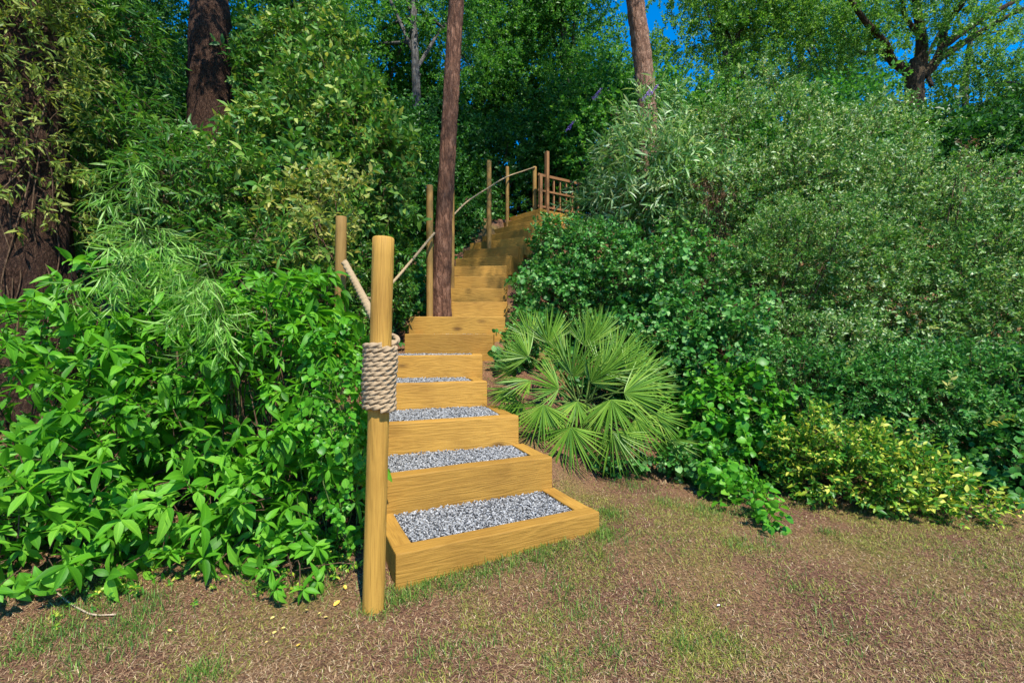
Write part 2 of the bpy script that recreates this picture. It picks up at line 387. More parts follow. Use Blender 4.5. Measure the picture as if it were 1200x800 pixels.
def nrm(v):
    return v / (np.linalg.norm(v, axis=-1, keepdims=True) + 1e-12)
def frames(D, Nn):
    """rotation matrices with local y along D and local z near Nn"""
    D = nrm(D)
    X = nrm(np.cross(D, Nn)); Z = np.cross(X, D)
    return np.stack([X, D, Z], -1)          # columns

def spray(rng, lf, n, twig, spread=(35, 75), size=(.7, 1.1), tipwhorl=0, droop=0.0, face=(.7, .35, .45), start=.15, tw_r=.0025, bend=.15):
    """a twig along +Y bearing n leaves; returns leaf arrays and twig arrays"""
    LV, LF, LU = lf
    pos, dirs, nor, sc = [], [], [], []
    ph = rng.uniform(0, 6.28)
    def tw(t): return np.array([0, t * twig, -bend * twig * t * t])
    for i in range(n):
        if i < tipwhorl:
            t = 1.0 - .03 * rng.random(); a = R(rng.uniform(55, 85)); az = ph + 6.283 * i / tipwhorl + rng.normal(0, .2)
        else:
            t = start + (1 - start) * (i - tipwhorl + .5) / max(1, n - tipwhorl); a = R(rng.uniform(*spread)); az = ph + 2.4 * i + rng.normal(0, .3)
        d = np.array([math.sin(a) * math.cos(az), math.cos(a), math.sin(a) * math.sin(az)])
        d = nrm(d + np.array([0, 0, -droop]))
        nn = np.array([0, face[1], face[0]]) + face[2] * rng.standard_normal(3)
        pos.append(tw(t)); dirs.append(d); nor.append(nn); sc.append(rng.uniform(*size))
    M3 = frames(np.array(dirs), np.array(nor))
    V = np.einsum('mij,nj->mni', M3, LV) * np.array(sc)[:, None, None] + np.array(pos)[:, None, :]
    k = len(LV)
    F = (LF[None] + (np.arange(n) * k)[:, None, None]).reshape(-1, 3)
    UV = np.broadcast_to(LU[LF][None], (n, len(LF), 3, 2)).reshape(-1, 2)
    tp = np.array([tw(t) for t in np.linspace(-.25, 1, 5)])
    TV, TF = tube(tp, np.linspace(tw_r * 1.3, tw_r * .5, 5), 3, cap=False)
    return (V.reshape(-1, 3), F, UV, TV, TF)

def scatter(protos, P, D, S, rng, upz=1.0, roll=.5, twigs=True):
    """place sprays; returns leaf V,F,UV and twig V,F"""
    m = len(P)
    which = rng.integers(0, len(protos), m)
    up = np.zeros((m, 3)); up[:, 2] = upz
    up += roll * rng.standard_normal((m, 3))
    M3 = frames(D, up)
    Vs, Fs, Us, TV, TF = [], [], [], [], []
    o = to = 0
    for k, pr in enumerate(protos):
        idx = np.nonzero(which == k)[0]
        if not len(idx): continue
        v, f, u, tv, tf = pr
        W = np.einsum('mij,nj->mni', M3[idx], v) * S[idx][:, None, None] + P[idx][:, None, :]
        Vs.append(W.reshape(-1, 3)); Fs.append((f[None] + (np.arange(len(idx)) * len(v))[:, None, None]).reshape(-1, 3) + o); o += W.shape[0] * W.shape[1]
        Us.append(np.broadcast_to(u[None], (len(idx),) + u.shape).reshape(-1, 2))
        if twigs:
            W = np.einsum('mij,nj->mni', M3[idx], tv) * S[idx][:, None, None] + P[idx][:, None, :]
            TV.append(W.reshape(-1, 3)); TF.append((tf[None] + (np.arange(len(idx)) * len(tv))[:, None, None]).reshape(-1, 3) + to); to += W.shape[0] * W.shape[1]
    lf = (np.concatenate(Vs), np.concatenate(Fs), np.concatenate(Us))
    return lf, ((np.concatenate(TV), np.concatenate(TF)) if twigs else None)

def blob_points(blobs, n, rng, shell=.55, up=.35, rnd=.5, lump=.2, keep_back=.35, above=.03, avoid=True):
    """points in the outer layer of a set of lumpy ellipsoids, with growth directions"""
    cs = np.array([b[:3] for b in blobs], float); rs = np.array([b[3:6] for b in blobs], float)
    wt = (rs[:, 0] * rs[:, 2] + rs[:, 0] * rs[:, 1] + rs[:, 1] * rs[:, 2]); wt /= wt.sum()
    outP, outD, have = [], [], 0
    ph = rng.uniform(0, 6.28, (len(blobs), 6))
    for _ in range(12):
        k = rng.choice(len(blobs), n * 2, p=wt)
        d = nrm(rng.standard_normal((n * 2, 3)))
        q = ph[k]
        lm = 1 + lump * (np.sin(3.1 * d[:, 0] + q[:, 0]) * np.sin(3.7 * d[:, 2] + q[:, 1]) + .6 * np.sin(7 * d[:, 0] + q[:, 2]) * np.sin(6.3 * d[:, 2] + q[:, 3]) + .4 * np.sin(11 * d[:, 2] + q[:, 4]) * np.sin(12 * d[:, 0] + q[:, 5]))
        f = shell + (1 - shell) * np.sqrt(rng.random(n * 2))
        p = cs[k] + d * rs[k] * (f * lm)[:, None]
        ok = p[:, 2] > ground_z(p[:, 0], p[:, 1]) + above
        ok &= (d[:, 1] < .45) | (rng.random(n * 2) < keep_back)
        for i in range(len(blobs)):
            q2 = np.linalg.norm((p - cs[i]) / rs[i], axis=1)
            ok &= (q2 > shell * .85) | (k == i)
        if avoid: ok &= ~on_stairs(p[:, 0], p[:, 1], .06)
        g = nrm(d / rs[k])
        dd = nrm(g + np.array([0, 0, up]) + rnd * rng.standard_normal(p.shape))
        outP.append(p[ok]); outD.append(dd[ok]); have += ok.sum()
        if have >= n: break
    return np.concatenate(outP)[:n], np.concatenate(outD)[:n]

def stems_to(base, pts, rng, r0=.012, bend=.15, k=5, n=7):
    parts = []
    for p in pts:
        b = np.array(base) + np.array([rng.normal(0, .08), rng.normal(0, .06), 0])
        bd = rng.normal(0, bend, 3); bd[2] = abs(bd[2])
        parts.append(tube(curve(b, p, bd, n), np.linspace(r0, r0 * .35, n), k))
    return join(parts)

def shrub(name, label, cat, group, blobs, n, protos, mat, seed, scale=(.8, 1.2), shell=.55, up=.35, rnd=.5, lump=.2,
          stems=14, stem_r=.012, twigmat='stem', stemmat='stem', roll=.5, upz=1.0, twigs=True, base=None, keep_back=.35, shoot=1.3):
    rng = np.random.default_rng(seed)
    b0 = blobs[0]
    if base is None:
        base = (b0[0], b0[1])
    bz = float(ground_z(base[0], base[1]))
    root = empty(name, (base[0], base[1], bz), label, cat, group)
    P, D = blob_points(blobs, n, rng, shell, up, rnd, lump, keep_back)
    S = rng.uniform(*scale, len(P)) * np.where(rng.random(len(P)) < .06, shoot, 1.0)
    lf, tw = scatter(protos, P, D, S, rng, upz, roll, twigs)
    put_world('foliage', lf[0], lf[1], M[mat], root, lf[2], smooth=len(protos[0][1]) > 2 * 26)
    sp = []
    if stems:
        pick = P[rng.choice(len(P), min(stems, len(P)), replace=False)]
        ctr = np.array(b0[:3])
        sp.append(stems_to((base[0], base[1], bz - .03), pick * .8 + ctr * .2, rng, stem_r))
    if tw is not None: sp.append(tw)
    if sp:
        V, F = join(sp)
        put_world('stems', V, F, M[stemmat], root, smooth=True)
    return root

# ------------------------------------------------------------------ ground
def axis_grid(lo, hi, fine, far, mid):
    a = list(np.arange(lo, hi + 1e-6, fine))
    x, st = hi, fine
    while x < far: st *= 1.25; x += st; a.append(x)
    x, st = lo, fine; pre = []
    while x > -mid: st *= 1.25; x -= st; pre.append(x)
    return np.array(pre[::-1] + a)
gx = axis_grid(-4.5, 4.5, .06, 260, 260)
gy = axis_grid(.6, 10.5, .06, 420, 120)
GX, GY = np.meshgrid(gx, gy)
GZ = ground_z(GX, GY)
V = np.stack([GX, GY, GZ], -1).reshape(-1, 3)
nx, ny = len(gx), len(gy)
i = (np.arange(ny - 1)[:, None] * nx + np.arange(nx - 1)[None, :]).reshape(-1)
Q = np.stack([i, i + 1, i + nx + 1, i + nx], 1)
m, nt = new_mat('dry_lawn_soil'); L = nt.links.new
mp = mapping(nt, (1, 1, 1))
na = N(nt, 'ShaderNodeTexNoise'); na.inputs['Scale'].default_value = 1.7; na.inputs['Detail'].default_value = 6
nb = N(nt, 'ShaderNodeTexNoise'); nb.inputs['Scale'].default_value = 95; nb.inputs['Detail'].default_value = 5; nb.inputs['Roughness'].default_value = .75
L(mp.outputs[0], na.inputs['Vector']); L(mp.outputs[0], nb.inputs['Vector'])
ra = ramp(nt, [(.32, (.13, .06, .04)), (.5, (.19, .1, .056)), (.62, (.19, .125, .048)), (.72, (.15, .125, .035))]); L(na.outputs[0], ra.inputs[0])
rb = ramp(nt, [(.3, (.22, .2, .2)), (.52, (.95, .95, .95)), (.72, (1.9, 1.8, 1.6))]); L(nb.outputs[0], rb.inputs[0])
mu = N(nt, 'ShaderNodeMix', data_type='RGBA', blend_type='MULTIPLY'); mu.inputs[0].default_value = 1
L(ra.outputs[0], mu.inputs[6]); L(rb.outputs[0], mu.inputs[7])
pb = N(nt, 'ShaderNodeBsdfPrincipled'); L(mu.outputs[2], pb.inputs['Base Color']); pb.inputs['Roughness'].default_value = .95; pb.inputs['Specular IOR Level'].default_value = .1
bp = N(nt, 'ShaderNodeBump'); bp.inputs['Strength'].default_value = .9; bp.inputs['Distance'].default_value = .012
L(nb.outputs[0], bp.inputs['Height']); L(bp.outputs[0], pb.inputs['Normal'])
out = N(nt, 'ShaderNodeOutputMaterial'); L(pb.outputs[0], out.inputs[0])
tag(put('ground', np_mesh('ground', V, Q, smooth=True), m), kind='structure')

# blades of dry, olive and green grass
def vnoise(x, y, s, seed):
    r = np.random.default_rng(seed); T = r.random((64, 64))
    xs, ys = x * s + 100, y * s + 100
    x0, y0 = np.floor(xs).astype(int), np.floor(ys).astype(int)
    fx, fy = xs - x0, ys - y0; fx = fx * fx * (3 - 2 * fx); fy = fy * fy * (3 - 2 * fy)
    g = lambda a, b: T[a % 64, b % 64]
    return (g(x0, y0) * (1 - fx) + g(x0 + 1, y0) * fx) * (1 - fy) + (g(x0, y0 + 1) * (1 - fx) + g(x0 + 1, y0 + 1) * fx) * fy
def fnoise(x, y, s, seed):
    return (vnoise(x, y, s, seed) + .5 * vnoise(x, y, s * 2.1, seed + 1) + .25 * vnoise(x, y, s * 4.3, seed + 2)) / 1.75
def blades(x, y, rng, ln, wd, lift, dirbias=None):
    m = len(x); z = ground_z(x, y)
    az = rng.uniform(0, 6.283, m)
    el = R(1) * rng.uniform(*lift, m)
    l = rng.uniform(*ln, m); w = rng.uniform(*wd, m)
    d = np.stack([np.cos(az) * np.cos(el), np.sin(az) * np.cos(el), np.sin(el)], 1)
    s = np.stack([-np.sin(az), np.cos(az), np.zeros(m)], 1)
    b = np.stack([x, y, z + .002 + rng.random(m) * .004], 1)
    sag = np.stack([np.zeros(m), np.zeros(m), -l * .25], 1)
    mid = b + d * (l * .55)[:, None]
    tip = b + d * l[:, None] + sag * np.cos(el)[:, None] * .6
    tip[:, 2] = np.maximum(tip[:, 2], z + .001)
    V = np.stack([b - s * (w / 2)[:, None], b + s * (w / 2)[:, None], mid + s * (w * .4)[:, None], mid - s * (w * .4)[:, None], tip], 1)
    k = (np.arange(m) * 5)[:, None]
    F = np.concatenate([k + np.array([[0, 1, 2]]), k + np.array([[0, 2, 3]]), k + np.array([[3, 2, 4]])])
    UV = np.tile(np.array([[.5, .5]]), (F.size, 1))
    return V.reshape(-1, 3), F, UV
def lawn_points(n, rng, y1=5.2):
    # denser towards the camera, over what the photograph shows of the lawn
    y = 1.25 + (y1 - 1.25) * rng.random(n) ** 1.25
    x = (rng.random(n) * 2 - 1) * (1.2 * y + .6)
    ok = ~on_stairs(x, y, -.0)
    return x[ok], y[ok]
rng = np.random.default_rng(5)
x, y = lawn_points(440000, rng)
kp = rng.random(len(x)) < .55 + .45 * sst(.35, .6, fnoise(x, y, 1.3, 3))
V, F, UV = blades(x[kp], y[kp], rng, (.009, .034), (.0012, .0028), (0, 35))
tag(put('dry_grass', np_mesh('dry_grass', V, F), M['dry']), 'matted dry tan grass covering the brown lawn', 'grass', kind='stuff')
x, y = lawn_points(620000, rng)
dens = (.16 + .84 * sst(.47, .68, fnoise(x, y, 2.6, 11))) * .8 * (.35 + .65 * sst(-.9, .4, x))
kp = rng.random(len(x)) < dens
V, F, UV = blades(x[kp], y[kp], rng, (.010, .030), (.0013, .0030), (5, 55))
tag(put('olive_grass', np_mesh('olive_grass', V, F), M['olive']), 'short olive grass thinly grown through the dry lawn', 'grass', kind='stuff')
# green tufts: (px, py, radius in m, blades)
tv = []
def gd(px, py):
    """where a pixel of the photo meets the lawn"""
    d = EYE * F_PX / (py - HZ)
    for _ in range(6):
        X = (px - 600) * d / F_PX
        d = (EYE - float(ground_z(X, d))) * F_PX / (py - HZ)
    return (px - 600) * d / F_PX, d
TUFTS = [(560, 672, .12, 260), (600, 660, .12, 260), (640, 655, .12, 320), (655, 690, .10, 160), (708, 628, .10, 420), (714, 604, .10, 340), (700, 650, .13, 200), (530, 682, .10, 200), (495, 690, .10, 260),
         (470, 702, .09, 260), (440, 714, .08, 240), (690, 720, .10, 160), (770, 705, .12, 130), (710, 765, .10, 170), (655, 785, .09, 150), (798, 757, .07, 110), (130, 700, .16, 420), (90, 745, .15, 300),
         (60, 735, .14, 260), (180, 705, .10, 240), (150, 735, .12, 240), (110, 770, .14, 260), (170, 745, .12, 190), (240, 790, .08, 260), (355, 690, .10, 160), (380, 690, .12, 160), (300, 690, .12, 160), (650, 720, .12, 130),
         (780, 590, .14, 260), (830, 600, .16, 420), (740, 570, .18, 300), (880, 605, .12, 260), (865, 640, .10, 180), (970, 625, .05, 90), (930, 690, .12, 120), (850, 755, .10, 110), (560, 760, .12, 110), (980, 740, .14, 110),
         (1080, 700, .2, 120), (1150, 660, .2, 160), (20, 690, .12, 260), (900, 640, .12, 130), (760, 640, .18, 150), (500, 770, .1, 120), (25, 765, .1, 180)]
xs, ys = [], []
a_, b_, e_, n_, w_ = FR[0]
q = rng.random(800) * (w_ + .1) - .05; dens_ = fnoise(q * 3, q * 0, 2.0, 91) > .54; q = q[dens_]
o_ = -rng.random(len(q)) ** 1.5 * .10 - .004
xs.append(a_[0] + e_[0] * q + n_[0] * o_); ys.append(a_[1] + e_[1] * q + n_[1] * o_)
for px, py, r, n in TUFTS:
    cx, cy = gd(px, py)
    xs.append(cx + rng.normal(0, r * .55, n)); ys.append(cy + rng.normal(0, r * .55, n))
x, y = np.concatenate(xs), np.concatenate(ys)
k = ~on_stairs(x, y, .0); x, y = x[k], y[k]
V, F, UV = blades(x, y, rng, (.022, .060), (.0016, .0034), (20, 75))
tag(put('green_grass', np_mesh('green_grass', V, F, UV), M['greengrass']), 'sparse green grass tufts beside the lowest step and over the lawn', 'grass', kind='stuff')
# leaf litter under the shrubs
x = rng.uniform(-4.5, 4.5, 40000); y = rng.uniform(2.2, 6, 40000)
k = (~on_stairs(x, y, .0)) & ((x < -.7) & (y > 2.3 - .05 * x) | (x > .5) & (y > 3.9 - .28 * x)); x, y = x[k], y[k]
V, F, UV = blades(x, y, rng, (.02, .07), (.003, .012), (0, 40))
m2 = island_mat('leaf_litter', [(0, (.03, .016, .01)), (.5, (.1, .055, .03)), (.85, (.2, .12, .06)), (1, (.36, .25, .13))], rough=.85)
tag(put('leaf_litter', np_mesh('leaf_litter', V, F), m2), 'brown leaf litter on the earth beneath the shrubs', 'leaf litter', kind='stuff')

# ------------------------------------------------------------------ timber steps
def beam(lx, ly, lz, bev=.007, seed=0, cx=0, cy=0, cz=0, segs=10):
    bm = bmesh.new()
    bmesh.ops.create_cube(bm, size=1)
    bmesh.ops.scale(bm, vec=(lx, ly, lz), verts=bm.verts)
    bmesh.ops.bevel(bm, geom=list(bm.edges), offset=bev, segments=2, profile=.6, affect='EDGES')
    # cut along the length so the sawn faces can wander a little
    for k in range(1, segs):
        xk = -lx / 2 + lx * k / segs
        bmesh.ops.bisect_plane(bm, geom=bm.verts[:] + bm.edges[:] + bm.faces[:], plane_co=(xk, 0, 0), plane_no=(1, 0, 0))
    r = np.random.default_rng(seed); ph = r.uniform(0, 6.28, 4)
    for v in bm.verts:
        x = v.co.x
        v.co.y += .0022 * math.sin(5 * x + ph[0]) + .0012 * math.sin(17 * x + ph[1] + v.co.z * 20)
        v.co.z += (.0020 * math.sin(4 * x + ph[2]) + .0012 * math.sin(15 * x + ph[3] + v.co.y * 30))
        v.co.x += cx; v.co.y += cy; v.co.z += cz
    me = bpy.data.meshes.new('beam'); bm.to_mesh(me); bm.free()
    return me
ORD = ['lowest timber step, widest, angled across the lawn edge with gravel tread',
       'second timber step from the lawn, gravel tread with board on its right',
       'third timber step from the lawn, its right corner touching the fan palm',
       'fourth timber step from the lawn, right end hidden by palm leaves',
       'fifth timber step from the lawn, just a thin line of gravel on top',
       'sixth timber step from the lawn, narrow face with shadow on its left',
       'seventh timber step, topmost of the sunlit ones, at the foot of the leaning trunk',
       'lowest of the shaded timber steps, directly right of the leaning pine foot',
       'second shaded timber step above the pine foot, with dark knots in its face',
       'third shaded timber step above the pine foot',
       'fourth shaded timber step above the pine foot, the thin post at its left',
       'fifth shaded timber step above the pine foot, first to swing right',
       'sixth shaded timber step above the pine foot, left of the ivy bank',
       'seventh shaded timber step, at the foot of the tall rope post',
       'fourth timber step below the top landing, in deep shade',
       'third timber step below the top landing, in deep shade',
       'second timber step from the top, next to the trellis foot',
       'topmost timber step, beside the wooden trellis at the stair head']
TH = .095
NS = len(FR)
for i, (a, b, e, n, w) in enumerate(FR):
    top = (i + 1) * RISE
    rz = math.atan2(e[1], e[0])
    root = empty('timber_step', (a[0], a[1], top), ORD[i], 'step', 'timber steps climbing through the shrubs', rz)
    h = RISE + (.14 if i == 0 else .10)
    f = put('front_sleeper', beam(w, TH, h, seed=i, cx=w / 2, cy=TH / 2, cz=-h / 2), M['sleeper'], root)
    tl, trr = TREAD[i]
    hs = RISE + .12
    for side, ln in ((0, tl), (1, trr)):
        l2 = max(.04, ln - TH - .004)
        me = beam(l2, TH, hs - .004, seed=40 + i * 2 + side, segs=4)
        o = put('side_sleeper', me, M['sleeper'], root)
        o.rotation_euler = (0, 0, math.pi / 2)
        o.location = (TH / 2 + .002 if side == 0 else w - TH / 2 - .002, TH + .002 + l2 / 2, -hs / 2 - .003)
    # packed grit under the loose gravel
    bm = bmesh.new()
    x0, x1 = TH + .004, w - TH - .004
    y0 = TH + .003
    yl = tl + (trr - tl) * x0 / w - .004; yr = tl + (trr - tl) * x1 / w - .004
    vs = [bm.verts.new((xx, yy, zz)) for zz in (-.026, -.18) for xx, yy in ((x0, y0), (x1, y0), (x1, max(y0 + .02, yr)), (x0, max(y0 + .02, yl)))]
    bm.faces.new(vs[0:4]); bm.faces.new(vs[4:8][::-1])
    for k in range(4): bm.faces.new((vs[k], vs[4 + k], vs[4 + (k + 1) % 4], vs[(k + 1) % 4]))
    me = bpy.data.meshes.new('grit'); bm.to_mesh(me); bm.free()
    put('gravel_base', me, M['gravelbase'], root)

# loose gravel: real little stones
def stone(rng):
    bm = bmesh.new(); bmesh.ops.create_icosphere(bm, subdivisions=1, radius=1)
    v = np.array([q.co[:] for q in bm.verts]); f = np.array([[q.index for q in p.verts] for p in bm.faces]); bm.free()
    v *= 1 + .28 * rng.standard_normal(len(v))[:, None]
    return v * np.array([1, .75, .55]), f
rng = np.random.default_rng(21)
SP = [stone(rng) for _ in range(5)]
gV, gF, o0 = [], [], 0
for i in range(NS):
    a, b, e, n, w = FR[i]
    tl, trr = TREAD[i]
    dens = 14000 if i < 3 else (9000 if i < 6 else 2500)
    cnt = int(dens * (w - 2 * TH) * max(.05, (max(tl, trr) - TH)))
    l = rng.uniform(TH + .010, w - TH - .010, cnt); s = rng.uniform(TH + .008, max(tl, trr) - .010, cnt)
    k = s < tl + (trr - tl) * l / w - .010
    l, s = l[k], s[k]; cnt = len(l)
    p = a[None] + l[:, None] * e + s[:, None] * n
    z = (i + 1) * RISE - .019 + rng.random(cnt) ** 2 * .014 + .007 * (fnoise(p[:, 0], p[:, 1], 6, 77) - .5)
    sz = rng.uniform(.0038, .0088, cnt)
    D = nrm(np.stack([rng.standard_normal(cnt), rng.standard_normal(cnt), .35 * rng.standard_normal(cnt)], 1))
    M3 = frames(D, np.array([0, 0, 1.]) + .5 * rng.standard_normal((cnt, 3)))
    wh = rng.integers(0, 5, cnt)
    for q in range(5):
        ix = np.nonzero(wh == q)[0]
        if not len(ix): continue
        v, f = SP[q]
        W = np.einsum('mij,nj->mni', M3[ix], v) * sz[ix][:, None, None]
        W += np.stack([p[ix, 0], p[ix, 1], z[ix]], 1)[:, None, :]
        gV.append(W.reshape(-1, 3)); gF.append((f[None] + (np.arange(len(ix)) * 12)[:, None, None]).reshape(-1, 3) + o0); o0 += len(ix) * 12
tag(put('gravel', np_mesh('gravel', np.concatenate(gV), np.concatenate(gF)), M['gravel']), 'loose grey and white gravel filling the step treads', 'gravel', kind='stuff')

# ------------------------------------------------------------------ posts and ropes
def round_post(name, label, cat, base, top, r, mat, group=None, sink=.12, seed=0, k=20):
    base = np.asarray(base, float); top = np.asarray(top, float)
    rng = np.random.default_rng(seed)
    root = empty(name, tuple(base), label, cat, group)
    ax = nrm(top - base)
    ts = np.linspace(0, 1, 24)
    P = (base - ax * sink)[None] + ts[:, None] * (top - base + ax * sink)[None]
    rr = r * (1 + .012 * np.sin(np.linspace(0, 7, 24) + seed))
    P = np.concatenate([P, P[-1:] + ax * .004, P[-1:] + ax * .007]); rr = np.concatenate([rr, [r * .965, r * .88]])
    V, F = tube(P, rr, k, rough=.004, rng=rng)
    put_world('shaft', V, F, mat, root, smooth=True)
    return root
def g3(x, y): return np.array([x, y, float(ground_z(x, y))])

b0 = g3(-.610, 2.10); t0 = np.array([(449.3 - 600) * 2.1 / F_PX, 2.1, EYE + (HZ - 280) * 2.1 / F_PX])
round_post('rope_post', 'thick round golden post in front of the steps with a rope wound about it', 'post', b0, t0, .0465, M['postwood'], seed=1, k=28)
bL = at(396, 392, 3.7); bL[2] = ground_z(bL[0], bL[1])
tL = at(400, 255, 3.7)
round_post('handrail_post', 'short round post half sunk in leaves left of the rope-wound post', 'post', bL, tL, .041, M['thinpost'], 'rope handrail posts', seed=2)
def stair_post(px, pyb, pyt, d, r, label, seed):
    b = at(px, pyb, d); t = at(px, pyt, d)
    b = b.copy()
    return round_post('handrail_post', label, 'post', b, t, r, M['thinpost'], 'rope handrail posts', sink=.35, seed=seed, k=14), b, t
stair_post(503.5, 367, 218, 5.66, .040, 'slim rail post just left of the leaning pine trunk', 3)
stair_post(529.5, 338, 200, 6.5, .036, 'slim rail post close behind the right edge of the leaning pine trunk', 4)
stair_post(573, 279, 189, 8.2, .042, 'tall slim rail post standing alone between the pine trunk and the trellis', 5)
stair_post(594.5, 258, 196, 9.5, .036, 'thin far rail post in shade at the bend of the stair', 6)
stair_post(626.5, 247, 196, 9.5, .042, 'rail post at the head of the stair against the trellis', 7)

def catmull(pts, n=16):
    P = np.asarray(pts, float); P = np.concatenate([2 * P[:1] - P[1:2], P, 2 * P[-1:] - P[-2:-1]])
    out = []
    for i in range(1, len(P) - 2):
        t = np.linspace(0, 1, n, endpoint=False)[:, None]
        a, b, c, d = P[i - 1:i + 3]
        out.append(.5 * ((2 * b) + (-a + c) * t + (2 * a - 5 * b + 4 * c - d) * t ** 2 + (-a + 3 * b - 3 * c + d) * t ** 3))
    return np.concatenate(out + [P[-2:-1]])
def rope_mesh(path, r, pitch, k=15, amp=.26):
    # resample evenly
    P = np.asarray(path); S = np.concatenate([[0], np.cumsum(np.linalg.norm(np.diff(P, axis=0), axis=1))])
    n = max(8, int(S[-1] / (pitch / 9)))
    n = min(n, 2600)
    s = np.linspace(0, S[-1], n)
    P = np.stack([np.interp(s, S, P[:, q]) for q in range(3)], 1)
    return tube(P, r, k, lobes=3, lobe_amp=amp, twist=2 * math.pi / 3 / pitch)

def smooth_noise(t, f, s): return np.sin(t * f + s) * .6 + np.sin(t * f * 2.3 + s * 1.7) * .4
# the coil
rc = .0115
zlo = EYE + (HZ - 482) * 2.1 / F_PX + rc; zhi = EYE + (HZ - 401) * 2.1 / F_PX - rc
turns = 14
tt = np.linspace(0, turns * 2 * math.pi, turns * 60)
zz = zlo + (zhi - zlo) * tt / tt[-1] + .0022 * smooth_noise(tt, .63, 1.2)
ax_x = b0[0] + (t0[0] - b0[0]) * (zz - b0[2]) / (t0[2] - b0[2])
rr = .0465 + rc + .004 + .003 * smooth_noise(tt, .9, .4)
coil = np.stack([ax_x + rr * np.cos(tt - 1.2), 2.1 + rr * np.sin(tt - 1.2), zz], 1)
cr = empty('rope_coil', tuple(b0 + np.array([0, 0, zlo])), 'thick tan rope wound in many turns about the front post', 'rope')
V, F = rope_mesh(coil, rc, .042, 18, .34)
put_world('winding', V, F, M['rope'], cr, smooth=True)
top = coil[-1]
lead = catmull([at(447, 403, 2.13), at(460, 402, 2.13), at(465, 399, 2.16), at(463, 395, 2.2), at(456, 393, 2.25), at(450, 389, 2.36)])
V, F = rope_mesh(lead, .0115, .042, 18, .34)
put_world('loose_end', V, F, M['rope'], cr, smooth=True)

hr = [catmull([at(450, 388, 2.4), at(445, 384, 2.55), at(437, 371, 2.8), at(425, 348, 3.1), at(413, 325, 3.45), at(404, 308, 3.62)])]
V, F = rope_mesh(hr[0], .024, .07, 18, .14)
o = put('handrail_rope', np_mesh('handrail_rope', V, F, smooth=True), M['ropepale']); tag(o, 'pale weathered rope sagging from the short left post to the front post', 'rope', 'rope handrails')
hr2 = catmull([at(404, 304, 3.74), at(424, 345, 4.1), at(442, 348, 4.5), at(461, 330, 4.9), at(485, 302, 5.3), at(509, 273, 5.58)])
V, F = rope_mesh(hr2, .0145, .05, 12, .10)
o = put('handrail_rope', np_mesh('handrail_rope', V, F, smooth=True), M['ropepale']); tag(o, 'tan rope rising behind the front post to the post beside the pine', 'rope', 'rope handrails')
hr3 = catmull([at(529.5, 254, 6.46), at(548, 236, 7.3), at(574, 219, 8.1), at(585, 212, 8.8), at(597, 206, 9.4), at(612, 201, 9.5), at(627, 196, 9.44)])
V, F = rope_mesh(hr3, .0125, .05, 9, .08)
o = put('handrail_rope', np_mesh('handrail_rope', V, F, smooth=True), M['ropepale']); tag(o, 'thin pale rope climbing right from the pine trunk towards the trellis', 'rope', 'rope handrails')

# ------------------------------------------------------------------ trellis at the stair head
def box_between(p, q, w, t):
    """squared bar from p to q, w wide across, t thick"""
    p, q = np.asarray(p, float), np.asarray(q, float)
    d = nrm(q - p)
    up = np.array([0, 0, 1.]) if abs(d[2]) < .9 else TREL_N
    s = nrm(np.cross(d, up)); u = np.cross(s, d)
    V = []
    for c in (p, q):
        for a, b in ((-1, -1), (1, -1), (1, 1), (-1, 1)): V.append(c + s * a * t / 2 + u * b * w / 2)
    F = tri_quads([(0, 3, 2, 1), (4, 5, 6, 7), (0, 1, 5, 4), (1, 2, 6, 5), (2, 3, 7, 6), (3, 0, 4, 7)])
    return np.array(V), F
A = np.array([.53, 9.32]); B = np.array([1.40, 9.9])
td = nrm(B - A); TREL_N = np.array([td[1], -td[0], 0])
root = empty('garden_trellis', (A[0], A[1], 3.4), 'brown square-lattice wooden trellis at the head of the stair', 'trellis')
def tp(s, z, o=0.0): return np.array([A[0] + td[0] * s + TREL_N[0] * o, A[1] + td[1] * s + TREL_N[1] * o, z])
LT = float(np.linalg.norm(B - A))
for s, z1, wd in ((.0, 4.27, .06), (.16, 4.75, .07)):
    V, F = box_between(tp(s, 3.1, .04), tp(s, z1, .04), wd, .06); put_world('post', V, F, M['trelwood'], root)
for s in (.36, .52, .68, .84, 1.0):
    V, F = box_between(tp(s, 3.2), tp(s, 4.24), .035, .025); put_world('slat', V, F, M['trelwood'], root)
for z in (3.35, 3.66, 3.97, 4.27):
    V, F = box_between(tp(-.05, z, .0275), tp(LT + .02, z, .0275), .05 if z > 4.2 else .035, .025); put_world('rail', V, F, M['trelwood'], root)
TREL_N = np.array([0, -1., 0])
root = empty('bamboo_frame', tuple(at(727, 300, 7.4)), 'small open frame of thin brown canes half hidden below the silvery shrub', 'frame')
for px in (714, 721, 733, 742):
    V, F = tube([at(px, 303, 7.4), at(px, 250, 7.4)], [.016, .012], 7); put_world('upright', V, F, M['trelwood'], root, smooth=True)
for py in (253, 259):
    V, F = tube([at(709, py, 7.37), at(748, py + 3, 7.37)], [.013, .013], 7); put_world('crossbar', V, F, M['trelwood'], root, smooth=True)

# ------------------------------------------------------------------ fan palm
rng = np.random.default_rng(31)
pbase = np.array([.60, 4.12]); pz = float(ground_z(*pbase))
palm = empty('fan_palm', (pbase[0], pbase[1], pz), 'bushy fan palm with pleated pale green leaves right of the lower steps', 'palm')
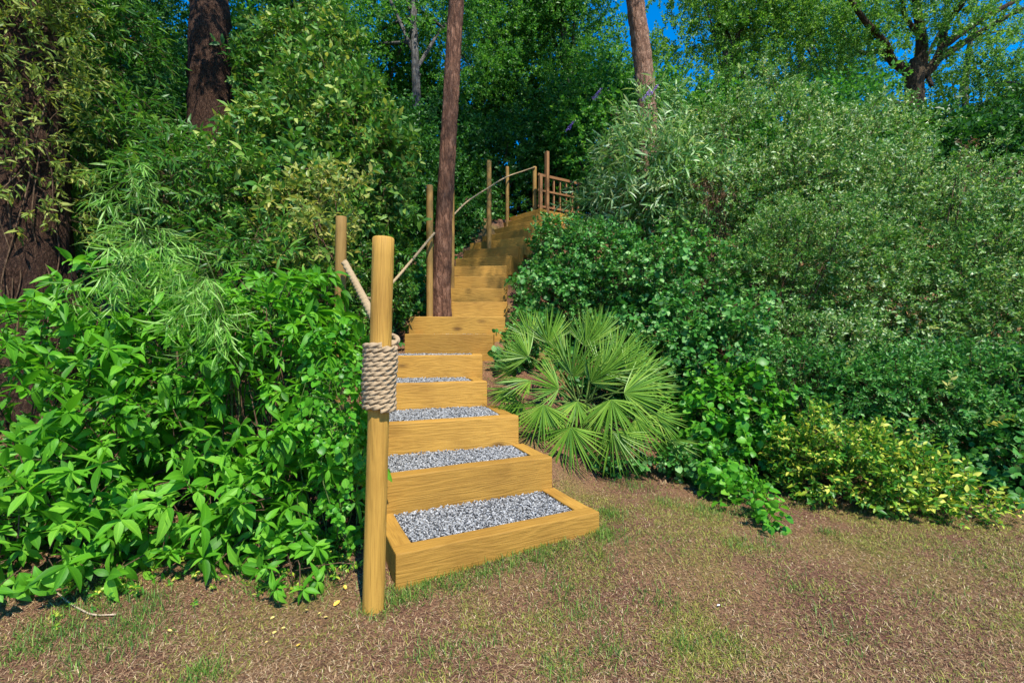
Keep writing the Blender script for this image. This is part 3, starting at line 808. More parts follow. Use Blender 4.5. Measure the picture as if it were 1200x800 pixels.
# hub px, py, distance, fan direction in the picture plane (x, z), towards camera, radius, span
FANS = [(643, 402, 4.2, (-.08, 1), .25, .33, 62), (619, 418, 4.1, (-.75, .65), .3, .30, 65), (622, 446, 3.9, (-1, .1), .4, .30, 62), (671, 441, 3.8, (.05, 1), .35, .40, 66),
        (637, 474, 3.62, (-.25, -1), .5, .33, 74), (669, 500, 3.5, (.0, -1), .5, .36, 72), (718, 505, 3.55, (.12, -1), .45, .36, 72), (707, 437, 3.9, (.6, .8), .3, .38, 66),
        (731, 460, 3.75, (1, .12), .35, .45, 60), (716, 468, 3.55, (.15, -1), .6, .33, 70), (768, 486, 3.7, (.9, -.3), .3, .26, 62), (786, 514, 3.75, (.12, -1), .4, .27, 66),
        (686, 406, 4.15, (.25, 1), .3, .34, 60), (722, 420, 4.1, (.7, .7), .25, .34, 62), (597, 455, 3.95, (-.35, -.9), .3, .24, 66), (660, 420, 4.05, (-.25, .95), .4, .30, 66),
        (692, 448, 3.7, (.45, .7), .6, .30, 70), (655, 455, 3.72, (-.7, .3), .6, .30, 70), (748, 446, 4.0, (.95, .35), .2, .36, 60), (745, 490, 3.65, (.6, -.8), .45, .33, 64), (606, 430, 4.2, (-.9, .4), .2, .28, 62),
        (612, 472, 3.9, (-.7, -.6), .3, .25, 62), (650, 482, 3.75, (-.55, -.75), .4, .28, 64), (697, 480, 3.62, (.4, -.8), .5, .30, 66), (735, 436, 3.95, (.8, .5), .3, .34, 62), (676, 470, 3.75, (.1, -.7), .6, .28, 66), (700, 395, 4.25, (.5, .9), .2, .30, 60), (622, 395, 4.3, (-.5, .9), .15, .28, 60)]
for q, (px, py, d, (dx, dz), toward, rad, span) in enumerate(FANS):
    hub = at(px, py, d)
    D = nrm(np.array([dx, -toward * .9, dz]))
    nn = nrm(np.array([0, -1, .6]) + .32 * rng.standard_normal(3)); nn = nrm(nn - D * (nn @ D))
    sx = np.cross(D, nn)
    ns = 30
    Vs, Fs, Us, o = [], [], [], 0
    for k in range(ns):
        a = R(-span + 2 * span * (k + .5) / ns) * 1.18
        sd = nrm(math.cos(a) * D + math.sin(a) * sx - nn * (.12 + .1 * abs(a)) + .035 * rng.standard_normal(3))
        ln = .98 * rad * (1.05 - .22 * (abs(a) / R(span * 1.18)) ** 2) * rng.uniform(.92, 1.06)
        lv, lf, lu = leaf(ln, .0145 * (rad / .4) ** .5, fold=.9 if k % 2 else .5, droop=rng.uniform(.0, .18), rows=(.12, .4, .72), peak=.4, pw=.9)
        m3 = frames(sd[None], (nn + .3 * rng.standard_normal(3) * .5)[None])[0]
        Vs.append(lv @ m3.T + hub); Fs.append(lf + o); Us.append(lu[lf].reshape(-1, 2)); o += len(lv)
    fl = put_world('fan_leaf', np.concatenate(Vs), np.concatenate(Fs), M['palm'], palm, np.concatenate(Us))
    p0 = np.array([pbase[0] + rng.normal(0, .05), pbase[1] + rng.normal(0, .05), pz + rng.uniform(.1, .3)])
    V, F = tube(curve(p0, hub + D * .02, (0, 0, .12), 10), np.linspace(.009, .005, 10), 6)
    put_world('petiole', V, F, M['petiole'], fl, smooth=True)
V, F = tube([(pbase[0], pbase[1], pz - .1), (pbase[0] + .02, pbase[1], pz + .12), (pbase[0] + .02, pbase[1], pz + .32)], [.11, .12, .06], 14, rough=.07, rng=rng)
put_world('trunk', V, F, M['fibre'], palm)

# ------------------------------------------------------------------ sprays of every kind of leaf
rng = np.random.default_rng(2)
big = [leaf(.150, wd, fo, dr, rows=(.12, .3, .52, .75, .9), peak=pk) for wd, fo, dr, pk in ((.058, .28, .12, .46), (.05, .4, .3, .42), (.062, .2, .5, .48), (.045, .5, .2, .4), (.055, .3, .8, .45))]
PR = {}
PR['whorl'] = [spray(rng, big[k % 5], n, .13, size=(.5, 1.12), tipwhorl=tw, droop=.25, face=(.9, .5, .2), tw_r=.0035, spread=(60, 85), start=.35, bend=.05) for k, (n, tw) in enumerate([(8, 6), (7, 5), (10, 6), (6, 4), (9, 5), (7, 6), (8, 5), (11, 6), (6, 5), (9, 4)])]
PR['weep'] = [spray(rng, leaf(.2, .013, .3, .35, rows=(.25, .6), peak=.4), 15, .22, size=(.6, 1.1), droop=.5, spread=(20, 60), face=(.8, .3, .3), start=.1, bend=.5) for _ in range(4)]
PR['droop'] = [spray(rng, leaf(.13, .026, .3, .3, rows=(.25, .6)), 10, .22, size=(.6, 1.1), droop=.7, spread=(30, 65), bend=.4) for _ in range(4)]
PR['vine'] = [spray(rng, leaf(.09, .022, .35, .4, rows=(.3, .65)), 9, .18, size=(.6, 1.1), droop=.4, spread=(40, 80), bend=.3) for _ in range(4)]
PR['laurel'] = [spray(rng, leaf(.105, .042, .3, .2, rows=(.2, .5, .8)), 9, .2, size=(.6, 1.1), droop=.15, spread=(35, 70), bend=.2) for _ in range(5)]
PR['crown'] = [spray(rng, leaf4(.074, .046), 14, .30, size=(.65, 1.15), droop=.15, spread=(35, 80), face=(.6, .4, .55), bend=.2, tw_r=.003) for _ in range(5)]
PR['thicket'] = [spray(rng, leaf4(.075, .05), 10, .24, size=(.65, 1.15), droop=.15, spread=(35, 80), face=(.6, .4, .5), bend=.2) for _ in range(4)]
PR['pine'] = [spray(rng, leaf4(.14, .006), 26, .2, size=(.7, 1.1), spread=(15, 60), bend=.1) for _ in range(3)]
PR['silver'] = [spray(rng, leaf(.17, .025, .3, .35, rows=(.3, .65)), 10, .26, size=(.6, 1.1), droop=.3, spread=(35, 65), bend=.25) for _ in range(4)]
PR['grey'] = [spray(rng, leaf4(.043, .022), 14, .15, size=(.65, 1.15), droop=.05, spread=(35, 70), face=(.6, .5, .4), bend=.1, tw_r=.0016) for _ in range(5)]
PR['bramble'] = [spray(rng, leaf(.062, .050, .2, .2, rows=(.25, .6, .85), peak=.5, pw=.75), 8, .16, size=(.6, 1.2), droop=.15, spread=(40, 80), face=(.7, .6, .35), bend=.2) for _ in range(5)]
PR['weed'] = [spray(rng, leaf(.095, .075, .2, .25, rows=(.15, .4, .65, .88), peak=.45, pw=.7), 8, .22, size=(.5, 1.15), droop=.1, spread=(50, 80), face=(.9, .5, .25), bend=.1) for _ in range(4)]
PR['varieg'] = [spray(rng, leaf(.042, .019, .3, .15, rows=(.4, .75)), 12, .15, size=(.6, 1.15), spread=(35, 70), face=(.7, .5, .35), bend=.1, tw_r=.0016) for _ in range(5)]

def B(px, py, d, rx, ry, rz):
    return (*at(px, py, d), rx, ry, rz)

# ------------------------------------------------------------------ left side planting
GL = 'shrubs on the bank left of the steps'
shrub('broadleaf_shrub', 'bright green shrub with long pointed leaves in whorls at the left photo edge', 'shrub', GL,
      [B(45, 500, 2.75, .75, .5, .68), B(150, 430, 3.0, .6, .5, .6), B(190, 560, 2.6, .45, .35, .42), B(50, 610, 2.4, .42, .22, .26), B(215, 615, 2.45, .3, .2, .2), B(15, 650, 2.2, .34, .16, .16)], 800, PR['whorl'], 'whorl', 101, scale=(.5, .95), stems=60, stem_r=.008, shell=.38, up=.3, rnd=.35, twigmat='stem', roll=.25)
shrub('broadleaf_shrub', 'bright green whorl-leaved shrub between the rope-wound post and the left-edge shrub', 'shrub', GL,
      [B(305, 470, 2.95, .62, .45, .62), B(375, 560, 2.62, .26, .3, .42), B(330, 385, 3.15, .45, .4, .35), B(390, 470, 2.9, .2, .3, .45), B(330, 600, 2.5, .28, .2, .24)], 600, PR['whorl'], 'whorl', 102, scale=(.5, .9), stems=50, stem_r=.008, shell=.38, up=.3, rnd=.35, roll=.25)
shrub('broadleaf_seedling', 'low bright green leafy seedling on the soil left of the post foot', 'plant', None,
      [(*gd(345, 690), .10, .11, .08, .09)], 14, PR['whorl'], 'whorl', 103, scale=(.42, .62), stems=4, stem_r=.004, base=gd(345, 690))
shrub('nettle_clump', 'clump of small toothed green leaves squeezed between the broadleaf shrub and the front post', 'plant', GL,
      [B(398, 500, 2.5, .12, .2, .3), B(402, 590, 2.4, .09, .15, .2), B(385, 420, 2.8, .16, .2, .2)], 150, PR['weed'], 'weed', 104, stems=14, stem_r=.004, stemmat='stem_g', shell=.2, up=.3, rnd=.5, scale=(.35, .6), roll=.4)
rng = np.random.default_rng(9)
def weeper(label, tops, seed, n):
    rng = np.random.default_rng(seed)
    bx, by = tops[0][0], tops[0][1] + .25
    root = empty('weeping_bamboo', (bx, by, float(ground_z(bx, by))), label, 'bamboo', 'weeping bamboo tufts over the left shrubs')
    Ps, Ds, st = [], [], []
    for (x, y, z, r) in tops:
        az = rng.uniform(0, 6.283, n); el = rng.uniform(-.9, .9, n)
        d = np.stack([np.cos(az) * np.cos(el), np.sin(az) * np.cos(el) * .8 - .25, np.sin(el) - .35], 1)
        p = np.array([x, y, z]) + d * (r * rng.random(n)[:, None] ** .6) * np.array([1, .8, 1.2])
        Ps.append(p); Ds.append(nrm(d + np.array([0, -.15, -.3])))
        st.append(tube(curve((bx + rng.normal(0, .05), by, float(ground_z(bx, by)) - .03), (x, y, z + .1), (rng.normal(0, .1), .1, .25), 12), np.linspace(.008, .003, 12), 6))
    P, D = np.concatenate(Ps), np.concatenate(Ds)
    lf, tw = scatter(PR['weep'], P, D, rng.uniform(.42, .78, len(P)), rng, roll=.4)
    put_world('foliage', lf[0], lf[1], M['weep'], root, lf[2])
    V, F = join(st + [tw]); put_world('canes', V, F, M['stem_g'], root, smooth=True)
weeper('tall weeping bamboo tuft in front of the big left trunk, two tiers high', [(*at(150, 205, 3.3), .2), (*at(155, 270, 2.75), .24), (*at(185, 285, 2.7), .18), (*at(140, 300, 2.7), .2)], 201, 17)
weeper('smaller weeping bamboo tuft hanging between the two bright broadleaf shrubs', [(*at(240, 320, 2.6), .16), (*at(250, 355, 2.5), .15)], 202, 18)
weeper('low grassy bamboo tuft near the ground at the left photo edge', [(*at(30, 540, 2.5), .13)], 203, 12)

def trunk_tree(name, label, group, path, radii, mat, seed, k=16, rough=.03, limbs=None):
    rng = np.random.default_rng(seed)
    P = catmull(path, 10); rad = np.interp(np.linspace(0, 1, len(P)), np.linspace(0, 1, len(radii)), radii)
    root = empty(name, tuple(P[0]), label, 'tree', group)
    parts = [tube(P, rad, k, lobes=5, lobe_amp=.04, twist=.4, rough=rough, rng=rng)]
    if limbs:
        for lp, lr in limbs:
            Q = catmull(lp, 8); parts.append(tube(Q, np.linspace(lr[0], lr[1], len(Q)), 8, rough=.04, rng=rng))
    V, F = join(parts)
    put_world('trunk', V, F, M[mat], root, smooth=True)
    return root
def crown_on(root, clumps, n_per, protos, mat, seed, scale=(.8, 1.2), up=.2, rnd=.6, shell=.2, keep_back=.7):
    rng = np.random.default_rng(seed)
    P, D = blob_points(clumps, n_per * len(clumps), rng, shell, up, rnd, .15, keep_back, avoid=False)
    lf, tw = scatter(protos, P, D, rng.uniform(*scale, len(P)), rng, 1.0, .6)
    put_world('crown', lf[0], lf[1], M[mat], root, lf[2])
    return tw
def clumps_in(c, r, n, rng, cr=(.45, .8), flat=.75, hollow=.35):
    d = nrm(rng.standard_normal((n, 3))); f = hollow + (1 - hollow) * rng.random(n) ** .6
    p = np.array(c) + d * np.array(r) * f[:, None]
    q = rng.uniform(*cr, n)
    return [(*p[i], q[i], q[i], q[i] * flat) for i in range(n)]

GT = 'trees standing over the bank'
bx = at(28, 300, 4.25)
tA = trunk_tree('ivy_clad_tree', 'massive fibrous brown trunk at the left photo edge hung with olive creeper', GT,
                [(bx[0], bx[1], float(ground_z(bx[0], bx[1])) - .2), at(30, 250, 4.25), at(27, 120, 4.3), at(20, -60, 4.5), at(10, -300, 4.9)], [.37, .31, .29, .26, .2], 'fibre', 301, k=30, rough=.05)
rng = np.random.default_rng(302)
crown_on(tA, clumps_in((-4.6, 5.0, 8.0), (1.8, 1.3, 1.2), 11, rng), 60, PR['crown'], 'crown_d', 303)
# creeper hung on that trunk
rng = np.random.default_rng(304)
cp = empty('creeper', (bx[0], bx[1] - .3, float(ground_z(bx[0], bx[1] - .3))), 'olive narrow-leaved creeper with bare strands on the massive left trunk', 'creeper')
n = 1000
zz = 2.0 + 3.0 * rng.random(n) ** .52
th = rng.uniform(-math.pi, 0.35, n)
ax0 = np.interp(zz, [1, 2.3, 3.3, 5], [bx[0], at(30, 250, 4.25)[0], at(27, 120, 4.3)[0], at(20, -60, 4.5)[0]])
rad = .3 + rng.random(n) * (.12 + .3 * sst(2.5, 3.9, zz))
P = np.stack([ax0 + rad * np.cos(th), 4.28 + rad * np.sin(th), zz], 1)
D = nrm(np.stack([np.cos(th), np.sin(th), -.2 + 0 * th], 1) + .6 * rng.standard_normal((n, 3)))
lf, tw = scatter(PR['vine'], P, D, rng.uniform(.7, 1.2, n), rng)
put_world('foliage', lf[0], lf[1], M['vine'], cp, lf[2])
st = [tw]
for _ in range(16):
    t0_ = rng.uniform(-math.pi, 0); r0 = .33
    p = [np.array([bx[0] + (r0 + .03) * math.cos(t0_), 4.28 + (r0 + .03) * math.sin(t0_), rng.uniform(1.0, 1.8)])]
    for _k in range(4):
        t0_ += rng.normal(0, .22); p.append(np.array([bx[0] + (r0 + rng.uniform(0, .09)) * math.cos(t0_), 4.28 + (r0 + rng.uniform(0, .09)) * math.sin(t0_), p[-1][2] + rng.uniform(.2, .6)]))
    st.append(tube(catmull(p, 6), .006, 5))
V, F = join(st); put_world('strands', V, F, M['stem'], cp, smooth=True)

tB = trunk_tree('creeper_tree', 'reddish brown trunk wrapped in creeper behind the dark drooping foliage, upper left', GT,
                [g3(-3.95, 6.4) - [0, 0, .2], at(248, 140, 6.4), at(246, 60, 6.4), at(244, -40, 6.5), at(240, -250, 6.8)], [.3, .26, .24, .22, .15], 'fibre', 305, k=22, rough=.06)
rng = np.random.default_rng(306)
crown_on(tB, clumps_in((-3.8, 7.4, 9.0), (2.0, 1.4, 1.4), 14, rng), 60, PR['crown'], 'crown_a', 307)

shrub('drooping_shrub', 'dark green drooping narrow-leaved foliage between the two creeper-hung trunks', 'shrub', GL,
      [B(100, 90, 5.6, .85, .6, 1.25), B(150, 215, 5.0, .8, .5, .75), B(60, 20, 5.2, .8, .5, .8)], 1500, PR['droop'], 'darkdroop', 110, stems=16, shell=.4, up=-.1, rnd=.6, base=(-4.0, 5.3), scale=(.8, 1.3))
shrub('drooping_shrub', 'dark green leafy shrub below the reddish creeper-wrapped trunk, upper left', 'shrub', GL,
      [B(235, 235, 4.5, .62, .45, .62), B(300, 330, 3.9, .45, .4, .45)], 900, PR['droop'], 'darkdroop', 111, stems=12, shell=.4, up=.1, rnd=.6, scale=(.65, 1.0))
shrub('laurel_shrub', 'large glossy laurel with yellow-green young leaves left of the leaning pine', 'shrub', GL,
      [B(370, 175, 5.5, .95, .6, .9), B(430, 205, 5.4, .62, .55, .7), B(352, 85, 6.5, .8, .5, .9), B(330, 265, 4.7, .6, .5, .6), B(498, 195, 5.6, .26, .22, .16), B(560, 178, 6.6, .42, .25, .11), B(605, 178, 8.4, .4, .25, .1)], 2520, PR['laurel'], 'laurel', 112, stems=16, shell=.45, up=.2, rnd=.6, base=(-2.2, 5.4), scale=(.75, 1.15))
shrub('laurel_shrub', 'small yellowing laurel above the short left post', 'shrub', GL,
      [B(405, 235, 4.2, .33, .25, .22), B(375, 290, 4.0, .25, .25, .22), B(345, 240, 4.3, .25, .2, .2)], 210, PR['laurel'], 'yellowtip', 113, stems=12, shell=.3, up=.2, rnd=.6, base=(-1.7, 4.4), scale=(.6, .95))
shrub('laurel_shrub', 'dark leafy undergrowth between the short left post and the slim post by the pine', 'shrub', GL,
      [B(450, 300, 5.5, .42, .35, .6), B(420, 340, 4.6, .3, .3, .5), B(478, 330, 5.9, .3, .25, .5)], 700, PR['laurel'], 'darkdroop', 114, stems=10, shell=.35, up=.2, rnd=.6, scale=(.5, .8), base=(-1.75, 5.2))

# ------------------------------------------------------------------ pines
pA = trunk_tree('pine_tree', 'slender reddish pine trunk leaning right beside the stair', GT,
                [at(515, 395, 5.85), at(517, 340, 5.85), at(520, 260, 5.88), at(525.5, 160, 5.9), at(530.5, 80, 5.9), at(535, 0, 5.85), at(543, -150, 5.6), at(560, -420, 5.2)], [.17, .122, .104, .098, .095, .093, .09, .08], 'pinebark', 310, k=20, rough=.035)
rng = np.random.default_rng(311)
crown_on(pA, clumps_in((1.5, 3.9, 8.7), (1.45, 2.3, 1.0), 14, rng, (.45, .75), hollow=.1), 30, PR['pine'], 'pine', 312, scale=(1.6, 2.4))  # out-of-view crown, shaped and set off the trunk to shade the upper steps
pB = trunk_tree('pine_tree', 'sunlit pale brown pine trunk rising above the silvery shrub', GT,
                [g3(2.5, 9.1) - [0, 0, .2], at(759, 160, 9.1), at(755, 90, 9.1), at(750, 45, 9.1), at(744, -5, 9.1), at(735, -120, 9.1), at(725, -300, 9.1)], [.21, .18, .175, .17, .165, .15, .12], 'pinebark2', 313, k=20, rough=.035)
rng = np.random.default_rng(314)
crown_on(pB, clumps_in((1.2, 8.2, 9.9), (2.1, 1.4, .9), 22, rng, (.5, .8)), 50, PR['pine'], 'pine', 315, scale=(1.6, 2.4))  # unseen crown, placed forward of its trunk to shade the thicket behind the posts

# ------------------------------------------------------------------ woodland behind
def wood_tree(name, label, trunk_px, d, c, r, n, per, mat, seed, tr=.14, bark='greybark', limb_n=10, cr=(.5, .85), scale=(.85, 1.3), protos='crown', hollow=.35):
    rng = np.random.default_rng(seed)
    x = (trunk_px - 600) * d / F_PX
    zg = float(ground_z(x, d))
    cl = clumps_in(c, r, n, rng, cr, hollow=hollow)
    top = np.array([c[0] + rng.normal(0, .3), c[1], c[2] + r[2] * .6])
    path = [np.array([x, d, zg - .2]), np.array([x + rng.normal(0, .06), d, zg + (c[2] - zg) * .4]), np.array([x * .7 + c[0] * .3, d * .7 + c[1] * .3, c[2]]), top]
    P = catmull(path, 10)
    limbs = []
    for k in rng.choice(n, min(limb_n, n), replace=False):
        s = P[rng.integers(len(P) // 3, len(P) - 4)]
        e = np.array(cl[k][:3]); limbs.append(([s, (s + e) / 2 + np.array([0, 0, .25]), e], (tr * .42, tr * .1)))
    root = trunk_tree(name, label, GT, path, [tr, tr * .85, tr * .6, tr * .2], bark, seed + 1, k=12, limbs=limbs)
    crown_on(root, cl, per, PR[protos], mat, seed + 2, scale)
    return root
def zc(py, d): return EYE + (HZ - py) * d / F_PX
def xc(px, d): return (px - 600) * d / F_PX
wood_tree('broadleaf_tree', 'broadleaf tree with straight grey trunk left of the leaning pine', 488, 10.2, (xc(478, 11.8), 11.8, zc(40, 12)), (2.6, 1.0, 2.6), 38, 85, 'crown_a', 400, tr=.115)
wood_tree('broadleaf_tree', 'fresh green broadleaf tree filling the gap between the two pine trunks', 668, 12.5, (xc(655, 12.5), 12.6, zc(60, 12.5)), (2.5, 1.3, 2.9), 46, 85, 'crown_a', 410, tr=.14, hollow=.2)
wood_tree('broadleaf_tree', 'fresh green tree crown just left of the sunlit pine trunk top', 560, 14.5, (xc(600, 14.5), 14.5, zc(40, 14.5)), (2.6, 1.3, 3.2), 36, 85, 'crown_b', 420, tr=.15)
wood_tree('broadleaf_tree', 'yellowish green tree with sky showing through, right of the sunlit pine trunk', 850, 12.5, (xc(850, 12.5), 12.5, zc(60, 12.5)), (2.6, 1.2, 2.6), 50, 60, 'crown_b', 430, tr=.12)
wood_tree('broadleaf_tree', 'loose green tree crown between the yellowish tree and the forked oak', 940, 15, (xc(935, 15), 15, zc(70, 15)), (2.8, 1.3, 2.9), 46, 58, 'crown_a', 440, tr=.13)
wood_tree('broadleaf_tree', 'tall dark tree crown above the drooping shrub at upper left', 150, 9, (xc(130, 9), 9, zc(60, 9)), (2.0, 1.0, 2.4), 34, 85, 'crown_d', 450, tr=.16)
wood_tree('broadleaf_tree', 'mid green tree crown right of the creeper-wrapped trunk', 330, 10, (xc(320, 10), 10, zc(45, 10)), (1.7, 1.0, 1.9), 30, 85, 'crown_a', 460, tr=.14)
wood_tree('broadleaf_tree', 'tree crown behind the massive trunk at the left photo edge', 20, 8, (xc(10, 8), 8, zc(120, 8)), (1.7, 1.0, 2.2), 30, 80, 'crown_d', 470, tr=.15)
wood_tree('broadleaf_tree', 'light green tree seen between the oak limbs and the dark thicket, upper right', 1130, 14.5, (xc(1140, 14.5), 14.5, zc(75, 14.5)), (2.2, 1.2, 2.4), 20, 45, 'crown_b', 490, tr=.12)
wood_tree('broadleaf_tree', 'green tree closing the right photo edge behind the dark thicket', 1230, 12, (xc(1230, 12), 12, zc(150, 12)), (2.0, 1.2, 1.8), 24, 80, 'crown_d', 480, tr=.15)

GH = 'thickets closing the view behind the bank'
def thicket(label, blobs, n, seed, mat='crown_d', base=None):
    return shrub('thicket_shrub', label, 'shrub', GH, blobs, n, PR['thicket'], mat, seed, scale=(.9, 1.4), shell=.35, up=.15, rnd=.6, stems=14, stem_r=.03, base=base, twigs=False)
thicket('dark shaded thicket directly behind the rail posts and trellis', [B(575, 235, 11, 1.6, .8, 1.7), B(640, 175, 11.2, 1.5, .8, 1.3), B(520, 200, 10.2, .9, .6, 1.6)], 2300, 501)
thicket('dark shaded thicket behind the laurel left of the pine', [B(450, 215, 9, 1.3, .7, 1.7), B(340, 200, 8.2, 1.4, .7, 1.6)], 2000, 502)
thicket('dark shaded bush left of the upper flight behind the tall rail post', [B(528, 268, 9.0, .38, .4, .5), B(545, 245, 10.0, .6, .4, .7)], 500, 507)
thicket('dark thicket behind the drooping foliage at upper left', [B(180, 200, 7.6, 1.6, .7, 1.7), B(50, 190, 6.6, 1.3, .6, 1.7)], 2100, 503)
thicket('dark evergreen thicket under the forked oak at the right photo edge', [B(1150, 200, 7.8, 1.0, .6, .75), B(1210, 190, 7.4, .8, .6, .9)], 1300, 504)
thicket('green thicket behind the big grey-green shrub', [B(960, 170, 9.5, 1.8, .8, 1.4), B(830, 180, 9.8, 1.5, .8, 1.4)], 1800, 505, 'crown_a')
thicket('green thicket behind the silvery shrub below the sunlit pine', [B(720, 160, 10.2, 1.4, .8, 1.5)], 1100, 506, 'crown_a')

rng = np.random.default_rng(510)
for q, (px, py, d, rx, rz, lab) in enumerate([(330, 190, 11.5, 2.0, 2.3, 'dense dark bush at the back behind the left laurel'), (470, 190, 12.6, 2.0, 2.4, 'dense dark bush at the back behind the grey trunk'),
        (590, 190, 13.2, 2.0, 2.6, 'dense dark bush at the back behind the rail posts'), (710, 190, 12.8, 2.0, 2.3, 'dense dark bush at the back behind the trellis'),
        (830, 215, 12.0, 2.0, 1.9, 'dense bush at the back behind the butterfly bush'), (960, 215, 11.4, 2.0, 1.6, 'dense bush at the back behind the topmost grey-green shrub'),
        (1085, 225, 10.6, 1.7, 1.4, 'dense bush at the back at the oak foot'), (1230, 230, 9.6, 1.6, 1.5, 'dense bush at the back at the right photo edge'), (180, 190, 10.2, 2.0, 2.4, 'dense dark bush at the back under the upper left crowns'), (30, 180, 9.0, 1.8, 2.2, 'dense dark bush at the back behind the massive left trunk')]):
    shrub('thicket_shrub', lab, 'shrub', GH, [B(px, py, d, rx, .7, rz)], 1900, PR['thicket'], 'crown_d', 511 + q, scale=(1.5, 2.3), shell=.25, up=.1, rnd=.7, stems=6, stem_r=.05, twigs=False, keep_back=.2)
n = 9000
x = rng.uniform(-7, 10, n); y = rng.uniform(3.3, 12.5, n)
x = np.concatenate([x, rng.uniform(-2.4, -.5, 900)]); y = np.concatenate([y, rng.uniform(6.2, 10.5, 900)])
k = ~on_stairs(x, y, .16) & ((x < -.9) | (y > 4.6 - .1 * x)); x, y = x[k], y[k]
P = np.stack([x, y, ground_z(x, y) + rng.uniform(.02, .12, len(x))], 1)
D = nrm(np.stack([rng.normal(0, 1, len(x)), rng.normal(-.4, 1, len(x)), rng.uniform(.1, .9, len(x))], 1))
lf, tw = scatter(PR['bramble'], P, D, rng.uniform(.8, 1.4, len(x)), rng)
tag(put('bank_ivy', np_mesh('bank_ivy', lf[0], lf[1], lf[2], True), M['bramble']), 'leafy ivy cover over the bank under the shrubs', 'ivy', kind='stuff')

n = 260
px = rng.uniform(60, 420, n); py = np.interp(px, [60, 130, 260, 340, 420], [712, 690, 672, 664, 650]) + rng.normal(0, 12, n)
q = np.array([gd(a_, b_) for a_, b_ in zip(px, py)])
kk = rng.random(n) < .2 + .8 * (fnoise(q[:, 0], q[:, 1], 3, 61) > .5); q = q[kk]
P = np.stack([q[:, 0], q[:, 1], ground_z(q[:, 0], q[:, 1]) + .004], 1)
D = nrm(np.stack([rng.normal(0, 1, len(q)), rng.normal(-.3, 1, len(q)), rng.uniform(.3, 1.2, len(q))], 1))
lf, tw = scatter(PR['varieg'], P, D, rng.uniform(.4, .8, len(q)), rng)
tag(put('low_weeds', np_mesh('low_weeds', lf[0], lf[1], lf[2], True), M['varieg']), 'small yellowish weeds along the foot of the left shrubs', 'weeds', kind='stuff')

# the forked oak
rng = np.random.default_rng(600)
od = 12.0
ox = xc(1072, od)
limbs = [([at(1071, 90, od), at(1058, 80, od), at(1046, 72, od), at(1038, 52, od - .5), at(1010, 20, od - .9), at(980, -30, od - 1)], (.13, .04)),
         ([at(1074, 92, od), at(1080, 62, od), at(1078, 30, od), at(1073, 0, od), at(1070, -60, od)], (.16, .05)),
         ([at(1078, 90, od), at(1094, 76, od), at(1104, 55, od), at(1108, 30, od), at(1130, 0, od - .4), at(1150, -50, od - .5)], (.14, .04)),
         ([at(1104, 55, od), at(1135, 33, od), at(1170, 12, od), at(1215, -12, od)], (.1, .04)),
         ([at(1098, 70, od), at(1130, 50, od + .3), at(1165, 28, od + .3), at(1210, 5, od + .3)], (.10, .04)),
         ([at(1046, 72, od), at(1030, 60, od + .4), at(1010, 62, od + .6), at(985, 40, od + .8)], (.09, .03)),
         ([at(1078, 40, od), at(1062, 22, od - .3), at(1055, -10, od - .4)], (.07, .03)),
         ([at(1072, 122, od - .05), at(1054, 122, od - .5), at(1036, 119, od - .9)], (.075, .06)),
         ([at(1085, 84, od), at(1092, 100, od - .2), at(1086, 70, od + .5), at(1105, 30, od + .6)], (.05, .03))]
oak = trunk_tree('oak_tree', 'dark oak forking into several spreading limbs against blue sky, upper right', GT,
                 [np.array([ox + .05, od, float(ground_z(ox, od)) - .2]), at(1075, 190, od), at(1072, 130, od), at(1071, 88, od), at(1073, 70, od)], [.26, .22, .2, .2, .12], 'oakbark', 601, k=14, limbs=limbs)
cl = []
for px, py, d, r in [(1000, 30, 11.4, .7), (970, 5, 11.2, .8), (1030, 0, 11.3, .8), (1020, 55, 11.3, .55), (985, 60, 11.8, .5), (1050, 35, 11.3, .5), (1085, 15, 11.5, .6), (1120, 45, 11.6, .42), (1130, 15, 11.4, .5), (1105, -20, 11.3, .7),
                     (1150, 80, 12.2, .45), (1185, 95, 12, .5), (1125, 105, 12.2, .45), (1160, 60, 11.6, .36), (1190, 60, 11.8, .34), (1200, 125, 12, .5), (1165, -10, 11.4, .6), (940, 30, 11.8, .7), (925, 80, 12.2, .5), (960, 95, 12.4, .45),
                     (1105, 130, 12.4, .5), (1150, 140, 12.5, .45), (1010, 100, 12.4, .4), (1210, 20, 11.5, .35), (900, -10, 11.6, .7), (1060, -40, 11.5, .8), (1145, 30, 11.2, .3), (1110, 82, 11.9, .32), (1175, 30, 12.3, .45), (1140, 0, 12.4, .5), (1200, 85, 12.6, .55), (1060, 5, 12.2, .6), (1000, 70, 12.4, .55), (1040, 95, 12.6, .4), (1200, 150, 12.8, .6), (1100, 105, 12.6, .4), (890, 40, 12.3, .6), (830, 0, 12, .6), (1175, 115, 12.6, .45)]:
    cl.append((*at(px, py, d), r, r * .8, r * .7))
crown_on(oak, cl, 66, PR['crown'], 'crown_b', 602, scale=(.75, 1.15))

